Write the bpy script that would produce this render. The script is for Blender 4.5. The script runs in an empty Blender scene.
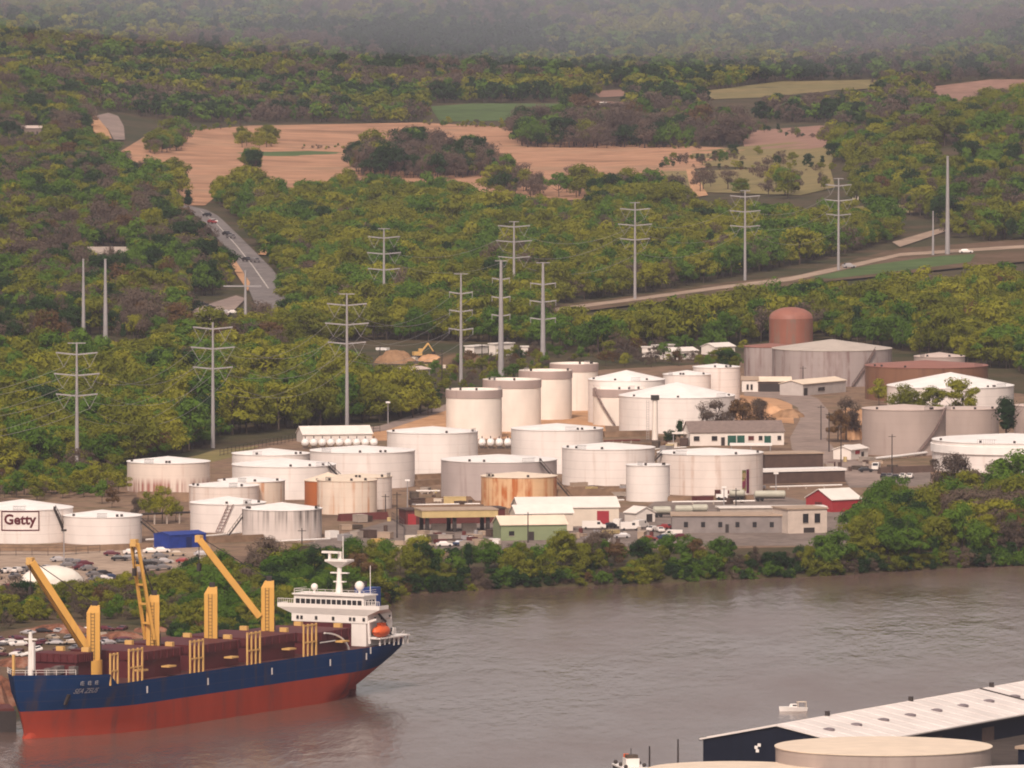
import bpy, bmesh, math, random
import numpy as np
from mathutils import Vector, Matrix
from mathutils.geometry import tessellate_polygon
R = math.radians
random.seed(7)
rng = np.random.default_rng(11)
S = bpy.context.scene
COL = S.collection

# ------------------------------------------------------------------ camera
HC = 200.0
PITCH = R(3.08)
F = 10660.0
cam_d = bpy.data.cameras.new('camera')
cam_d.sensor_width = 36.0
cam_d.lens = 36.0 * F / 1024.0
cam_d.clip_start = 10.0
cam_d.clip_end = 40000.0
cam = bpy.data.objects.new('camera', cam_d)
cam.location = (0, 0, HC)
cam.rotation_euler = (R(90) - PITCH, 0, 0)
COL.objects.link(cam)
S.camera = cam

# ------------------------------------------------------------------ sky, sun, exposure
SUN_EL, SUN_AZ = R(46), R(191)          # azimuth clockwise from +Y: behind and to the west of the viewer
w = bpy.data.worlds.new('World'); S.world = w; w.use_nodes = True
nt = w.node_tree; bg = nt.nodes['Background']
sky = nt.nodes.new('ShaderNodeTexSky'); sky.sky_type = 'NISHITA'; sky.sun_disc = False
sky.sun_elevation = SUN_EL; sky.sun_rotation = SUN_AZ
sky.air_density = 1.0; sky.dust_density = 4.0; sky.ozone_density = 1.0
hs = nt.nodes.new('ShaderNodeHueSaturation'); hs.inputs['Saturation'].default_value = 0.30
mx = nt.nodes.new('ShaderNodeMix'); mx.data_type = 'RGBA'; mx.blend_type = 'MULTIPLY'
mx.inputs[0].default_value = 1.0; mx.inputs[7].default_value = (1.0, 0.875, 0.81, 1)
nt.links.new(sky.outputs[0], hs.inputs['Color']); nt.links.new(hs.outputs[0], mx.inputs[6])
nt.links.new(mx.outputs[2], bg.inputs[0])
bg.inputs[1].default_value = 0.125
sd = bpy.data.lights.new('sun', 'SUN'); sd.energy = 2.5; sd.angle = R(8); sd.color = (1.0, 0.86, 0.74)
sun = bpy.data.objects.new('sun', sd); COL.objects.link(sun)
sv = Vector((math.sin(SUN_AZ) * math.cos(SUN_EL), math.cos(SUN_AZ) * math.cos(SUN_EL), math.sin(SUN_EL)))
sun.rotation_euler = sv.to_track_quat('Z', 'Y').to_euler()
S.view_settings.view_transform = 'Standard'; S.view_settings.look = 'None'
S.view_settings.exposure = 0.22; S.view_settings.gamma = 1.0; S.view_settings.use_curve_mapping = False
S.render.engine = 'CYCLES'
cy = S.cycles
cy.max_bounces = 6; cy.diffuse_bounces = 2; cy.glossy_bounces = 2; cy.transmission_bounces = 2
cy.volume_bounces = 0; cy.transparent_max_bounces = 4; cy.use_denoising = True; cy.filter_width = 1.9
cy.caustics_reflective = False; cy.caustics_refractive = False

# ------------------------------------------------------------------ pixel <-> world
FW = np.array([0, math.cos(PITCH), -math.sin(PITCH)]); UP = np.array([0, math.sin(PITCH), math.cos(PITCH)])
def ray(px, py):
    d = FW + np.array([1.0, 0, 0]) * (px - 512) / F - UP * (py - 384) / F
    return d / d[1]
def P(px, py, z=4.0):                      # point on the level z
    d = ray(px, py); t = (z - HC) / d[2]
    return Vector((d[0] * t, t, z))
def AT(px, py, y):                         # point at the distance y
    d = ray(px, py); return Vector((d[0] * y, y, HC + d[2] * y))
def proj(x, y, z):
    v = np.stack([x, y, z - HC], -1); w_ = v @ FW
    return 512 + F * v[..., 0] / w_, 384 - F * (v @ UP) / w_
def mpp(y): return y / F                   # metres in one pixel at the distance y

# ------------------------------------------------------------------ terrain height
_ph = rng.uniform(0, 6.28, (10, 2)); _an = rng.uniform(0, 6.28, 10)
def n2(x, y, s, k=0):
    v = 0.0; a = 1.0
    for i in range(4):
        j = (i + k * 3) % 10; f = (1.9 ** i) / s
        u = x * math.cos(_an[j]) + y * math.sin(_an[j]); q = -x * math.sin(_an[j]) + y * math.cos(_an[j])
        v = v + a * np.sin(u * f * 6.28 + _ph[j, 0] + 1.3 * np.sin(q * f * 4 + _ph[j, 1])); a *= 0.6
    return v / 1.9
BANK = [P(*p, 0) for p in ((1400, 540), (1100, 558), (1024, 565), (900, 571), (800, 577), (700, 581), (600, 585), (500, 589), (405, 594))]
BANK = [(p.x, p.y) for p in BANK] + [(-38, 2640), (-44, 2520), (-60, 2440), (-142, 2285), (-200, 2180), (-320, 1900), (-3000, 1900), (-3000, 14000), (3000, 14000), (3000, 2900)]
NEAR = [(26, 1500), (28, 2150), (33, 2202), (50, 2206), (190, 2475), (330, 2700), (2000, 2690), (2000, 1500)]
def sdist(x, y, poly):
    x = np.asarray(x, float); y = np.asarray(y, float)
    d = np.full(x.shape, 1e9); ins = np.zeros(x.shape, bool); n = len(poly)
    for i in range(n):
        ax, ay = poly[i]; bx, by = poly[(i + 1) % n]
        ex, ey = bx - ax, by - ay
        t = np.clip(((x - ax) * ex + (y - ay) * ey) / (ex * ex + ey * ey), 0, 1)
        d = np.minimum(d, np.hypot(x - ax - t * ex, y - ay - t * ey))
        c = ((ay > y) != (by > y)); 
        with np.errstate(divide='ignore', invalid='ignore'):
            xi = ax + (y - ay) * ex / (ey if ey != 0 else 1e-9)
        ins ^= c & (x < xi)
    return np.where(ins, d, -d)
def inpoly(px, py, poly): return sdist(px, py, poly) > 0
def gauss(x, y, cx, cy_, sx, sy): return np.exp(-0.5 * (((x - cx) / sx) ** 2 + ((y - cy_) / sy) ** 2))
def H(x, y):
    x = np.asarray(x, float); y = np.asarray(y, float)
    s1 = sdist(x, y, BANK) ; s1 = s1 + 1.5 * n2(x, y, 40, 2) * (y > 2550)
    s2 = sdist(x, y, NEAR)
    s = np.maximum(s1, s2)
    h = np.clip(s * 0.45, -5, 4.0)
    t = np.clip((y - 6650) / 4200, 0, 2)
    h = h + 165 * t ** 1.25 + np.clip((y - 6700) / 900, 0, 1) * (9 * n2(x, y, 900, 1) + 14 * n2(x, y * 0.6, 1900, 0))
    h = h + 40 * gauss(x, y, -430, 6500, 120, 420) + 46 * gauss(x, y, 440, 5750, 150, 520)
    h = h + 16 * gauss(x, y, -330, 4900, 110, 420)
    return h
_ys = np.arange(1950, 13400, 6.0)
def G(px, py):                             # where the sight line meets the terrain
    d = ray(px, py)
    z = HC + d[2] * _ys; hh = np.maximum(H(d[0] * _ys, _ys), 0)
    i = np.argmax(z < hh)
    if i == 0: i = len(_ys) - 1
    a = z[i - 1] - hh[i - 1]; b = z[i] - hh[i]
    y = _ys[i - 1] + 6.0 * a / max(a - b, 1e-6)
    return Vector((d[0] * y, y, float(max(H(d[0] * y, y), 0))))

# ------------------------------------------------------------------ tags
def tag(o, label=None, cat=None, group=None, kind=None):
    if label: o['label'] = label
    if cat: o['category'] = cat
    if group: o['group'] = group
    if kind: o['kind'] = kind
    return o
def empty(name, loc, rz=0.0, label=None, cat=None, group=None):
    o = bpy.data.objects.new(name, None); o.location = loc; o.rotation_euler = (0, 0, rz); COL.objects.link(o)
    return tag(o, label, cat, group)
def copy_tree(o, parent=None):
    c = o.copy(); COL.objects.link(c); c.parent = parent
    for ch in o.children: copy_tree(ch, c)
    return c

# ------------------------------------------------------------------ materials
MATS = {}
def newmat(name):
    m = bpy.data.materials.new(name); m.use_nodes = True; return m
def lk(m, a, b): m.node_tree.links.new(a, b)
def mat(name, col, rough=0.6, var=0.25, scale=0.6, col2=None, zs=1.0, metal=0.0, bump=0.0, spec=0.3):
    """plain weathered surface: base colour broken up by noise; zs below 1 draws the stains out downwards"""
    if name in MATS: return MATS[name]
    m = newmat(name); n = m.node_tree.nodes; b = n['Principled BSDF']
    tc = n.new('ShaderNodeTexCoord'); mp = n.new('ShaderNodeMapping'); mp.inputs['Scale'].default_value = (scale, scale, scale * zs)
    lk(m, tc.outputs['Object'], mp.inputs[0])
    no = n.new('ShaderNodeTexNoise'); no.inputs['Scale'].default_value = 1.0; no.inputs['Detail'].default_value = 6; no.inputs['Roughness'].default_value = 0.65
    lk(m, mp.outputs[0], no.inputs[0])
    cr = n.new('ShaderNodeValToRGB'); cr.color_ramp.elements[0].position = 0.33; cr.color_ramp.elements[1].position = 0.68
    c2 = col2 or tuple(c * (1 - var) for c in col)
    cr.color_ramp.elements[0].color = (*c2, 1); cr.color_ramp.elements[1].color = (*col, 1)
    lk(m, no.outputs[0], cr.inputs[0]); lk(m, cr.outputs[0], b.inputs['Base Color'])
    b.inputs['Roughness'].default_value = rough; b.inputs['Metallic'].default_value = metal
    b.inputs['Specular IOR Level'].default_value = spec
    if bump:
        bp = n.new('ShaderNodeBump'); bp.inputs['Strength'].default_value = bump; bp.inputs['Distance'].default_value = 0.3
        lk(m, no.outputs[0], bp.inputs['Height']); lk(m, bp.outputs[0], b.inputs['Normal'])
    MATS[name] = m; return m
def tankmat(name, col, stain=(0.3, 0.16, 0.09), amount=0.2, scale=0.5, streak=None, seam=0.06, rough=0.55, spec=0.25):
    """painted plate: vertical stains, plate seams, faint blotches; streak=(z_from, z_to, colour) for runs below the rim"""
    if name in MATS: return MATS[name]
    m = newmat(name); n = m.node_tree.nodes; b = n['Principled BSDF']
    tc = n.new('ShaderNodeTexCoord')
    def noise(sc, zs, det=5, off=0.0):
        mp = n.new('ShaderNodeMapping'); mp.inputs['Scale'].default_value = (sc, sc, sc * zs); mp.inputs['Location'].default_value = (off, off, off)
        lk(m, tc.outputs['Object'], mp.inputs[0]); no = n.new('ShaderNodeTexNoise'); no.inputs['Scale'].default_value = 1; no.inputs['Detail'].default_value = det
        lk(m, mp.outputs[0], no.inputs[0]); return no.outputs[0]
    def ramp(v, a, c):
        r = n.new('ShaderNodeMapRange'); r.inputs[1].default_value = a; r.inputs[2].default_value = c; lk(m, v, r.inputs[0]); return r.outputs[0]
    def mixc(fac, A, B):
        x = n.new('ShaderNodeMix'); x.data_type = 'RGBA'
        lk(m, fac, x.inputs[0])
        if isinstance(A, tuple): x.inputs[6].default_value = (*A, 1)
        else: lk(m, A, x.inputs[6])
        if isinstance(B, tuple): x.inputs[7].default_value = (*B, 1)
        else: lk(m, B, x.inputs[7])
        return x.outputs[2]
    def math_(op, a, bv):
        x = n.new('ShaderNodeMath'); x.operation = op
        for k, v in ((0, a), (1, bv)):
            if isinstance(v, (int, float)): x.inputs[k].default_value = v
            else: lk(m, v, x.inputs[k])
        return x.outputs[0]
    c = mixc(ramp(noise(0.22, 0.5), 0.35, 0.7), tuple(v * 0.87 for v in col), col)
    st = math_('MULTIPLY', ramp(noise(scale, 0.05), 0.64 - 0.26 * amount, 0.74 - 0.18 * amount), min(1.0, 0.35 + 0.75 * amount))
    st = math_('MULTIPLY', st, ramp(noise(0.55, 0.45, 6, 3.0), 0.30, 0.56))
    c = mixc(st, c, stain)
    sx = n.new('ShaderNodeSeparateXYZ'); lk(m, tc.outputs['Object'], sx.inputs[0])
    se = math_('LESS_THAN', math_('FRACT', math_('DIVIDE', sx.outputs[2], 2.4), 0.0), 0.09)
    c = mixc(math_('MULTIPLY', se, seam), c, (0.12, 0.08, 0.07))
    if streak:
        z0, z1, sc = streak
        g = ramp(sx.outputs[2], z0, z1)
        k = math_('MULTIPLY', g, ramp(noise(0.9, 0.03, 4, 7.0), 0.42, 0.62))
        c = mixc(math_('MULTIPLY', k, 0.85), c, sc)
    lk(m, c, b.inputs['Base Color']); b.inputs['Roughness'].default_value = rough; b.inputs['Specular IOR Level'].default_value = spec
    MATS[name] = m; return m
def objcol(name, rough=0.35):
    if name in MATS: return MATS[name]
    m = newmat(name); n = m.node_tree.nodes; b = n['Principled BSDF']
    oi = n.new('ShaderNodeObjectInfo'); lk(m, oi.outputs['Color'], b.inputs['Base Color']); b.inputs['Roughness'].default_value = rough
    MATS[name] = m; return m

# ------------------------------------------------------------------ mesh builder
class MB:
    def __init__(s): s.v = []; s.f = []; s.m = []
    def add(s, v, f, mi=0):
        o = len(s.v); s.v += [tuple(p) for p in v]; s.f += [tuple(i + o for i in q) for q in f]; s.m += [mi] * len(f); return s
    def box(s, x0, x1, y0, y1, z0, z1, mi=0):
        return s.add([(x0, y0, z0), (x1, y0, z0), (x1, y1, z0), (x0, y1, z0), (x0, y0, z1), (x1, y0, z1), (x1, y1, z1), (x0, y1, z1)],
                     [(0, 3, 2, 1), (4, 5, 6, 7), (0, 1, 5, 4), (1, 2, 6, 5), (2, 3, 7, 6), (3, 0, 4, 7)], mi)
    def bar(s, a, b, w, h=None, mi=0):     # square bar from a to b
        a = Vector(a); b = Vector(b); h = h or w; d = (b - a).normalized()
        u = d.cross(Vector((0, 0, 1)))
        if u.length < 1e-3: u = Vector((1, 0, 0))
        u.normalize(); q = u.cross(d); u = u * w / 2; q = q * h / 2
        return s.add([a - u - q, a + u - q, a + u + q, a - u + q, b - u - q, b + u - q, b + u + q, b - u + q],
                     [(0, 3, 2, 1), (4, 5, 6, 7), (0, 1, 5, 4), (1, 2, 6, 5), (2, 3, 7, 6), (3, 0, 4, 7)], mi)
    def tube(s, pts, rad, n=8, mi=0, cap=True):
        pts = [Vector(p) for p in pts]; rs = rad if isinstance(rad, (list, tuple)) else [rad] * len(pts); o = []
        for i, p in enumerate(pts):
            d = (pts[min(i + 1, len(pts) - 1)] - pts[max(i - 1, 0)]).normalized()
            u = d.cross(Vector((0, 0, 1))) if abs(d.z) < 0.98 else d.cross(Vector((0, 1, 0)))
            u.normalize(); q = u.cross(d)
            o += [p + (u * math.cos(6.28319 * k / n) + q * math.sin(6.28319 * k / n)) * rs[i] for k in range(n)]
        f = [(i * n + k, i * n + (k + 1) % n, (i + 1) * n + (k + 1) % n, (i + 1) * n + k) for i in range(len(pts) - 1) for k in range(n)]
        if cap: f += [tuple(range(n))[::-1], tuple(range((len(pts) - 1) * n, len(pts) * n))]
        return s.add(o, f, mi)
    def lathe(s, prof, n=64, mi=0, a0=0.0, a1=6.283185307):   # prof: (r, z) upwards
        full = abs(a1 - a0 - 6.283185307) < 1e-6; m_ = n if full else n + 1; v = []
        for r, z in prof: v += [(r * math.cos(a0 + (a1 - a0) * k / n), r * math.sin(a0 + (a1 - a0) * k / n), z) for k in range(m_)]
        f = []
        for i in range(len(prof) - 1):
            for k in range(n):
                k2 = (k + 1) % m_
                f.append((i * m_ + k, i * m_ + k2, (i + 1) * m_ + k2, (i + 1) * m_ + k))
        return s.add(v, f, mi)
    def ext(s, poly, x0, x1, mi=0):        # polygon in (y, z) pushed along x
        n = len(poly)
        v = [(x0, y, z) for y, z in poly] + [(x1, y, z) for y, z in poly]
        f = [tuple(range(n))[::-1], tuple(range(n, 2 * n))] + [(k, (k + 1) % n, n + (k + 1) % n, n + k) for k in range(n)]
        return s.add(v, f, mi)
    def ball(s, c, r, n=12, mi=0, sc=(1, 1, 1)):
        v = []; f = []
        for i in range(7):
            t = math.pi * i / 6
            v += [(c[0] + r * sc[0] * math.sin(t) * math.cos(6.283 * k / n), c[1] + r * sc[1] * math.sin(t) * math.sin(6.283 * k / n), c[2] + r * sc[2] * math.cos(t)) for k in range(n)]
        f = [(i * n + k, (i + 1) * n + k, (i + 1) * n + (k + 1) % n, i * n + (k + 1) % n) for i in range(6) for k in range(n)]
        return s.add(v, f, mi)
    def mesh(s, name, mats, smooth=False):
        me = bpy.data.meshes.new(name); me.from_pydata(s.v, [], s.f)
        for m in (mats if isinstance(mats, (list, tuple)) else [mats]): me.materials.append(m)
        if any(s.m): me.polygons.foreach_set('material_index', s.m)
        bm = bmesh.new(); bm.from_mesh(me); bmesh.ops.recalc_face_normals(bm, faces=bm.faces); bm.to_mesh(me); bm.free()
        if smooth:
            me.polygons.foreach_set('use_smooth', [True] * len(me.polygons))
            try: me.set_sharp_from_angle(angle=R(35))
            except Exception: pass
        me.update(); return me
    def build(s, name, mats, parent=None, loc=None, rz=0.0, smooth=False):
        o = bpy.data.objects.new(name, s.mesh(name, mats, smooth)); COL.objects.link(o); o.parent = parent
        if loc is not None: o.location = loc
        if rz: o.rotation_euler = (0, 0, rz)
        return o
def linkmesh(name, me, parent=None):
    o = bpy.data.objects.new(name, me); COL.objects.link(o); o.parent = parent; return o
def textmesh(body, size, shear=0.0, bold=0.0):
    cu = bpy.data.curves.new('lettering', 'FONT'); cu.body = body; cu.size = size; cu.align_x = 'CENTER'; cu.align_y = 'CENTER'; cu.shear = shear
    cu.offset = bold; cu.resolution_u = 3
    o = bpy.data.objects.new('lettering', cu); COL.objects.link(o)
    me = bpy.data.meshes.new_from_object(o.evaluated_get(bpy.context.evaluated_depsgraph_get()))
    v = [tuple(p.co) for p in me.vertices]; f = [tuple(p.vertices) for p in me.polygons]
    bpy.data.objects.remove(o); return v, f
# ------------------------------------------------------------------ the ground, the river
M_ground = newmat('ground_earth')
def ground_mat(m, cols, s1=0.02, s2=0.25):
    n = m.node_tree.nodes; b = n['Principled BSDF']; tc = n.new('ShaderNodeTexCoord')
    a = n.new('ShaderNodeTexNoise'); a.inputs['Scale'].default_value = s1; a.inputs['Detail'].default_value = 8; a.inputs['Roughness'].default_value = 0.7
    c = n.new('ShaderNodeTexNoise'); c.inputs['Scale'].default_value = s2; c.inputs['Detail'].default_value = 6
    lk(m, tc.outputs['Object'], a.inputs[0]); lk(m, tc.outputs['Object'], c.inputs[0])
    r = n.new('ShaderNodeValToRGB'); e = r.color_ramp.elements
    e[0].position = 0.36; e[0].color = (*cols[0], 1); e[1].position = 0.64; e[1].color = (*cols[-1], 1)
    if len(cols) > 2: q = e.new(0.5); q.color = (*cols[1], 1)
    lk(m, a.outputs[0], r.inputs[0])
    x = n.new('ShaderNodeMix'); x.data_type = 'RGBA'; x.blend_type = 'MULTIPLY'; x.inputs[0].default_value = 0.55
    g = n.new('ShaderNodeValToRGB'); g.color_ramp.elements[0].position = 0.3; g.color_ramp.elements[0].color = (0.45, 0.45, 0.45, 1); g.color_ramp.elements[1].position = 0.65
    lk(m, c.outputs[0], g.inputs[0]); lk(m, r.outputs[0], x.inputs[6]); lk(m, g.outputs[0], x.inputs[7])
    lk(m, x.outputs[2], b.inputs['Base Color']); b.inputs['Roughness'].default_value = 0.95; b.inputs['Specular IOR Level'].default_value = 0.1
    bp = n.new('ShaderNodeBump'); bp.inputs['Strength'].default_value = 0.5; bp.inputs['Distance'].default_value = 0.6
    lk(m, c.outputs[0], bp.inputs['Height']); lk(m, bp.outputs[0], b.inputs['Normal'])
    MATS[m.name] = m; return m
ground_mat(M_ground, [(0.045, 0.050, 0.020), (0.075, 0.062, 0.032), (0.11, 0.075, 0.045)])
def gmat(name, cols, s1=0.02, s2=0.25): return ground_mat(newmat(name), cols, s1, s2)
xs = np.concatenate([np.arange(-1500, -330, 30.0), np.arange(-330, 330, 4.0), np.arange(330, 1501, 30.0)])
ysr = np.concatenate([np.arange(1600, 2150, 25.0), np.arange(2150, 3000, 4.0), np.arange(3000, 6500, 14.0), np.arange(6500, 13601, 35.0)])
X, Y = np.meshgrid(xs, ysr); Z = H(X, Y)
def grid_mesh(name, X, Y, Z, m):
    ny, nx = X.shape; me = bpy.data.meshes.new(name)
    co = np.stack([X, Y, Z], -1).reshape(-1, 3)
    i = np.arange((ny - 1) * (nx - 1)); r_ = i // (nx - 1); c_ = i % (nx - 1); a = r_ * nx + c_
    q = np.stack([a, a + 1, a + nx + 1, a + nx], -1)
    me.vertices.add(len(co)); me.vertices.foreach_set('co', co.ravel())
    me.loops.add(q.size); me.loops.foreach_set('vertex_index', q.ravel().astype(np.int32))
    me.polygons.add(len(q)); me.polygons.foreach_set('loop_start', np.arange(0, q.size, 4, dtype=np.int32))
    me.polygons.foreach_set('use_smooth', np.ones(len(q), bool))
    me.update(calc_edges=True); me.validate(); me.materials.append(m)
    o = bpy.data.objects.new(name, me); COL.objects.link(o); return o
tag(grid_mesh('ground', X, Y, Z, M_ground), kind='structure')

m = newmat('river_water'); n = m.node_tree.nodes; b = n['Principled BSDF']
tc = n.new('ShaderNodeTexCoord')
def wn(sx, sy, det):
    mp = n.new('ShaderNodeMapping'); mp.inputs['Scale'].default_value = (sx, sy, 1); mp.inputs['Rotation'].default_value = (0, 0, R(-12))
    lk(m, tc.outputs['Object'], mp.inputs[0]); t = n.new('ShaderNodeTexNoise'); t.inputs['Scale'].default_value = 1; t.inputs['Detail'].default_value = det; t.inputs['Roughness'].default_value = 0.62
    lk(m, mp.outputs[0], t.inputs[0]); return t.outputs[0]
ad = n.new('ShaderNodeMath'); ad.operation = 'MULTIPLY_ADD'; ad.inputs[1].default_value = 0.35
lk(m, wn(0.34, 0.085, 4), ad.inputs[0]); lk(m, wn(0.06, 0.016, 5), ad.inputs[2])
bp = n.new('ShaderNodeBump'); bp.inputs['Strength'].default_value = 0.8; bp.inputs['Distance'].default_value = 1.0
lk(m, ad.outputs[0], bp.inputs['Height']); lk(m, bp.outputs[0], b.inputs['Normal'])
b.inputs['Base Color'].default_value = (0.135, 0.086, 0.068, 1); b.inputs['IOR'].default_value = 1.33; b.inputs['Specular IOR Level'].default_value = 0.5
rr = n.new('ShaderNodeMapRange'); rr.inputs[1].default_value = 0.35; rr.inputs[2].default_value = 0.65; rr.inputs[3].default_value = 0.04; rr.inputs[4].default_value = 0.26
lk(m, wn(0.012, 0.004, 5), rr.inputs[0]); lk(m, rr.outputs[0], b.inputs['Roughness'])
bm = MB(); bm.add([(-1500, 1600, 0), (1500, 1600, 0), (1500, 3000, 0), (-1500, 3000, 0)], [(0, 1, 2, 3)])
tag(bm.build('river_water', m), kind='structure')

# flat sheets laid over the ground (fields, roads, yards)
_dz = [0.0]
def sheet(name, poly, m, dz=None, zflat=None, sub=0):
    if dz is None: _dz[0] += 0.006; dz = 0.02 + _dz[0]
    pts = []
    for i, a in enumerate(poly):
        b_ = poly[(i + 1) % len(poly)]
        k = max(1, int(math.hypot(b_[0] - a[0], b_[1] - a[1]) / 25)) if sub else 1
        for j in range(k): pts.append((a[0] + (b_[0] - a[0]) * j / k, a[1] + (b_[1] - a[1]) * j / k))
    w3 = [P(*p, zflat) if zflat is not None else G(*p) for p in pts]
    tri = tessellate_polygon([[Vector((p.x, p.y, 0)) for p in w3]])
    b_ = bmesh.new(); vs = [b_.verts.new((p.x, p.y, 0)) for p in w3]
    for t in tri:
        try: b_.faces.new([vs[i] for i in t])
        except ValueError: pass
    for _ in range(6 if sub else 0):
        es = [e for e in b_.edges if e.calc_length() > sub]
        if not es: break
        bmesh.ops.subdivide_edges(b_, edges=es, cuts=1); bmesh.ops.triangulate(b_, faces=b_.faces)
    for v in b_.verts: v.co.z = (float(H(v.co.x, v.co.y)) if sub else (zflat if zflat is not None else 4.0)) + dz
    bmesh.ops.recalc_face_normals(b_, faces=b_.faces)
    if sum(f.normal.z for f in b_.faces) < 0: bmesh.ops.reverse_faces(b_, faces=b_.faces)
    me = bpy.data.meshes.new(name); b_.to_mesh(me); b_.free(); me.materials.append(m)
    o = bpy.data.objects.new(name, me); COL.objects.link(o)
    return tag(o, kind='structure')
M_reed = gmat('reed_field', [(0.26, 0.145, 0.085), (0.46, 0.25, 0.15), (0.36, 0.22, 0.135)], 0.008, 0.05)
M_reed2 = gmat('dry_grass', [(0.20, 0.15, 0.06), (0.34, 0.22, 0.11), (0.28, 0.21, 0.09)], 0.01, 0.08)
M_green = gmat('green_field', [(0.07, 0.11, 0.035), (0.10, 0.15, 0.05)], 0.01, 0.1)
M_pink = gmat('ploughed_field', [(0.26, 0.15, 0.11), (0.34, 0.20, 0.15)], 0.01, 0.1)
M_hay = gmat('pasture', [(0.20, 0.17, 0.07), (0.26, 0.20, 0.09)], 0.01, 0.1)
M_asph = gmat('asphalt', [(0.19, 0.15, 0.13), (0.25, 0.20, 0.175)], 0.05, 0.4)
M_asph2 = gmat('worn_asphalt', [(0.25, 0.19, 0.165), (0.34, 0.26, 0.22)], 0.03, 0.3)
M_dirt = gmat('tan_dirt', [(0.13, 0.085, 0.06), (0.26, 0.17, 0.115), (0.16, 0.12, 0.07)], 0.035, 0.3)
M_sand = gmat('orange_sand', [(0.46, 0.25, 0.13), (0.56, 0.33, 0.19)], 0.04, 0.3)
M_gravel = gmat('pale_gravel', [(0.33, 0.24, 0.18), (0.44, 0.33, 0.25)], 0.03, 0.3)
M_scrub = gmat('scrubby_earth', [(0.08, 0.065, 0.03), (0.13, 0.085, 0.05), (0.17, 0.11, 0.075)], 0.03, 0.3)
FIELDS = []
def field(name, poly, m, sub=60):
    FIELDS.append(poly); return sheet(name, poly, m, 0.25 + 0.02 * len(FIELDS), None, sub)
field('reed_field', [(120, 152), (150, 134), (250, 126), (420, 123), (520, 128), (560, 140), (760, 150), (745, 162), (690, 170), (680, 190), (640, 196), (480, 206), (440, 198), (330, 192), (222, 192), (205, 206), (165, 206), (180, 180), (130, 172)], M_reed)
field('green_strip', [(230, 153), (300, 151), (350, 153), (300, 157), (235, 156)], M_green)
field('bright_green_field', [(430, 107), (470, 104), (560, 104), (585, 108), (520, 121), (440, 122)], M_green)
field('ploughed_field', [(560, 100), (640, 103), (630, 110), (585, 108)], M_pink)
field('ploughed_field', [(740, 132), (820, 126), (890, 130), (850, 143), (810, 150), (745, 150)], M_pink)
field('pasture', [(690, 152), (800, 142), (835, 150), (830, 172), (700, 166)], M_hay)
field('pasture', [(660, 172), (830, 168), (835, 188), (800, 196), (680, 192)], M_hay)
field('upland_meadow', [(700, 92), (780, 82), (880, 80), (880, 88), (760, 98), (710, 100)], M_hay)
field('upland_meadow', [(925, 88), (990, 80), (1060, 80), (1060, 98), (960, 103)], M_pink)
field('upland_meadow', [(590, 92), (620, 90), (640, 96), (600, 98)], M_pink)
field('pasture', [(840, 208), (905, 205), (918, 213), (850, 218)], M_hay)
field('dirt_track', [(686, 170), (694, 170), (702, 186), (708, 196), (696, 198), (690, 188)], M_sand)
field('dirt_track', [(892, 243), (944, 228), (946, 232), (900, 248)], M_gravel)
ROADS = []
def road(name, poly, m, sub=40):
    ROADS.append(poly); return sheet(name, poly, m, 0.6 + 0.03 * len(ROADS), None, sub)
road('highway', [(176, 205), (190, 207), (206, 211), (218, 217), (236, 234), (254, 252), (272, 270), (284, 287), (300, 322), (262, 322), (246, 284), (232, 262), (222, 246), (208, 228), (194, 216), (178, 210)], gmat('grey_asphalt', [(0.17, 0.15, 0.145), (0.24, 0.21, 0.20)], .05, .4))
road('lane_marking', [(200, 212), (215, 224), (236, 247), (252, 267), (268, 290), (269.2, 290), (253.2, 267), (237, 247), (215.8, 224), (200.6, 212)], gmat('pale_marking', [(0.5, 0.45, 0.4), (0.6, 0.55, 0.5)]))
road('side_road', [(190, 312), (214, 304), (236, 297), (246, 300), (236, 310), (222, 322), (196, 322)], M_asph2)
road('gravel_shoulder', [(226, 255), (231, 255), (250, 284), (248, 293), (236, 275)], M_sand)
road('gravel_shoulder', [(262, 250), (270, 251), (271, 257), (258, 256)], M_sand)
road('far_road', [(96, 117), (108, 114), (118, 117), (124, 128), (125, 141), (114, 141), (108, 130), (100, 124)], M_asph2)
road('sand_cut', [(86, 120), (96, 117), (108, 131), (112, 140), (100, 138), (88, 128)], M_sand)
road('corridor_verge', [(545, 309), (640, 297), (720, 285), (800, 277), (850, 262), (900, 250), (960, 246), (1040, 240), (1040, 262), (975, 268), (900, 276), (830, 283), (720, 297), (640, 306), (560, 316)], M_scrub)
road('dirt_road', [(555, 310), (640, 299), (720, 288), (790, 279), (850, 266), (900, 255), (960, 251), (1040, 246), (1040, 249), (960, 254), (900, 258), (850, 270), (790, 283), (720, 291), (640, 302), (556, 313)], M_gravel)
road('grass_bank', [(812, 279), (870, 267), (940, 258), (976, 256), (970, 264), (900, 273), (830, 281)], M_green)
FARM = [(0, 478), (60, 476), (150, 466), (220, 450), (300, 438), (370, 430), (450, 405), (470, 392), (600, 370), (740, 362), (760, 368), (890, 378), (1040, 396), (1040, 520), (900, 520), (850, 546), (640, 550), (540, 552), (400, 562), (210, 575), (150, 585), (90, 590), (0, 600)]
sheet('tank_farm_yard', FARM, M_dirt, 0.02, 4.0)
sheet('sand_floor', [(340, 441), (380, 428), (440, 408), (452, 404), (600, 398), (606, 432), (480, 440)], M_sand, 0.04, 4.0)
sheet('grass_berm', [(150, 470), (215, 450), (260, 446), (240, 455), (190, 468)], M_hay, 0.05, 4.0)
sheet('service_track', [(300, 434), (380, 426), (450, 403), (451, 409), (384, 431), (300, 440)], M_asph2, 0.06, 4.0)
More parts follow.
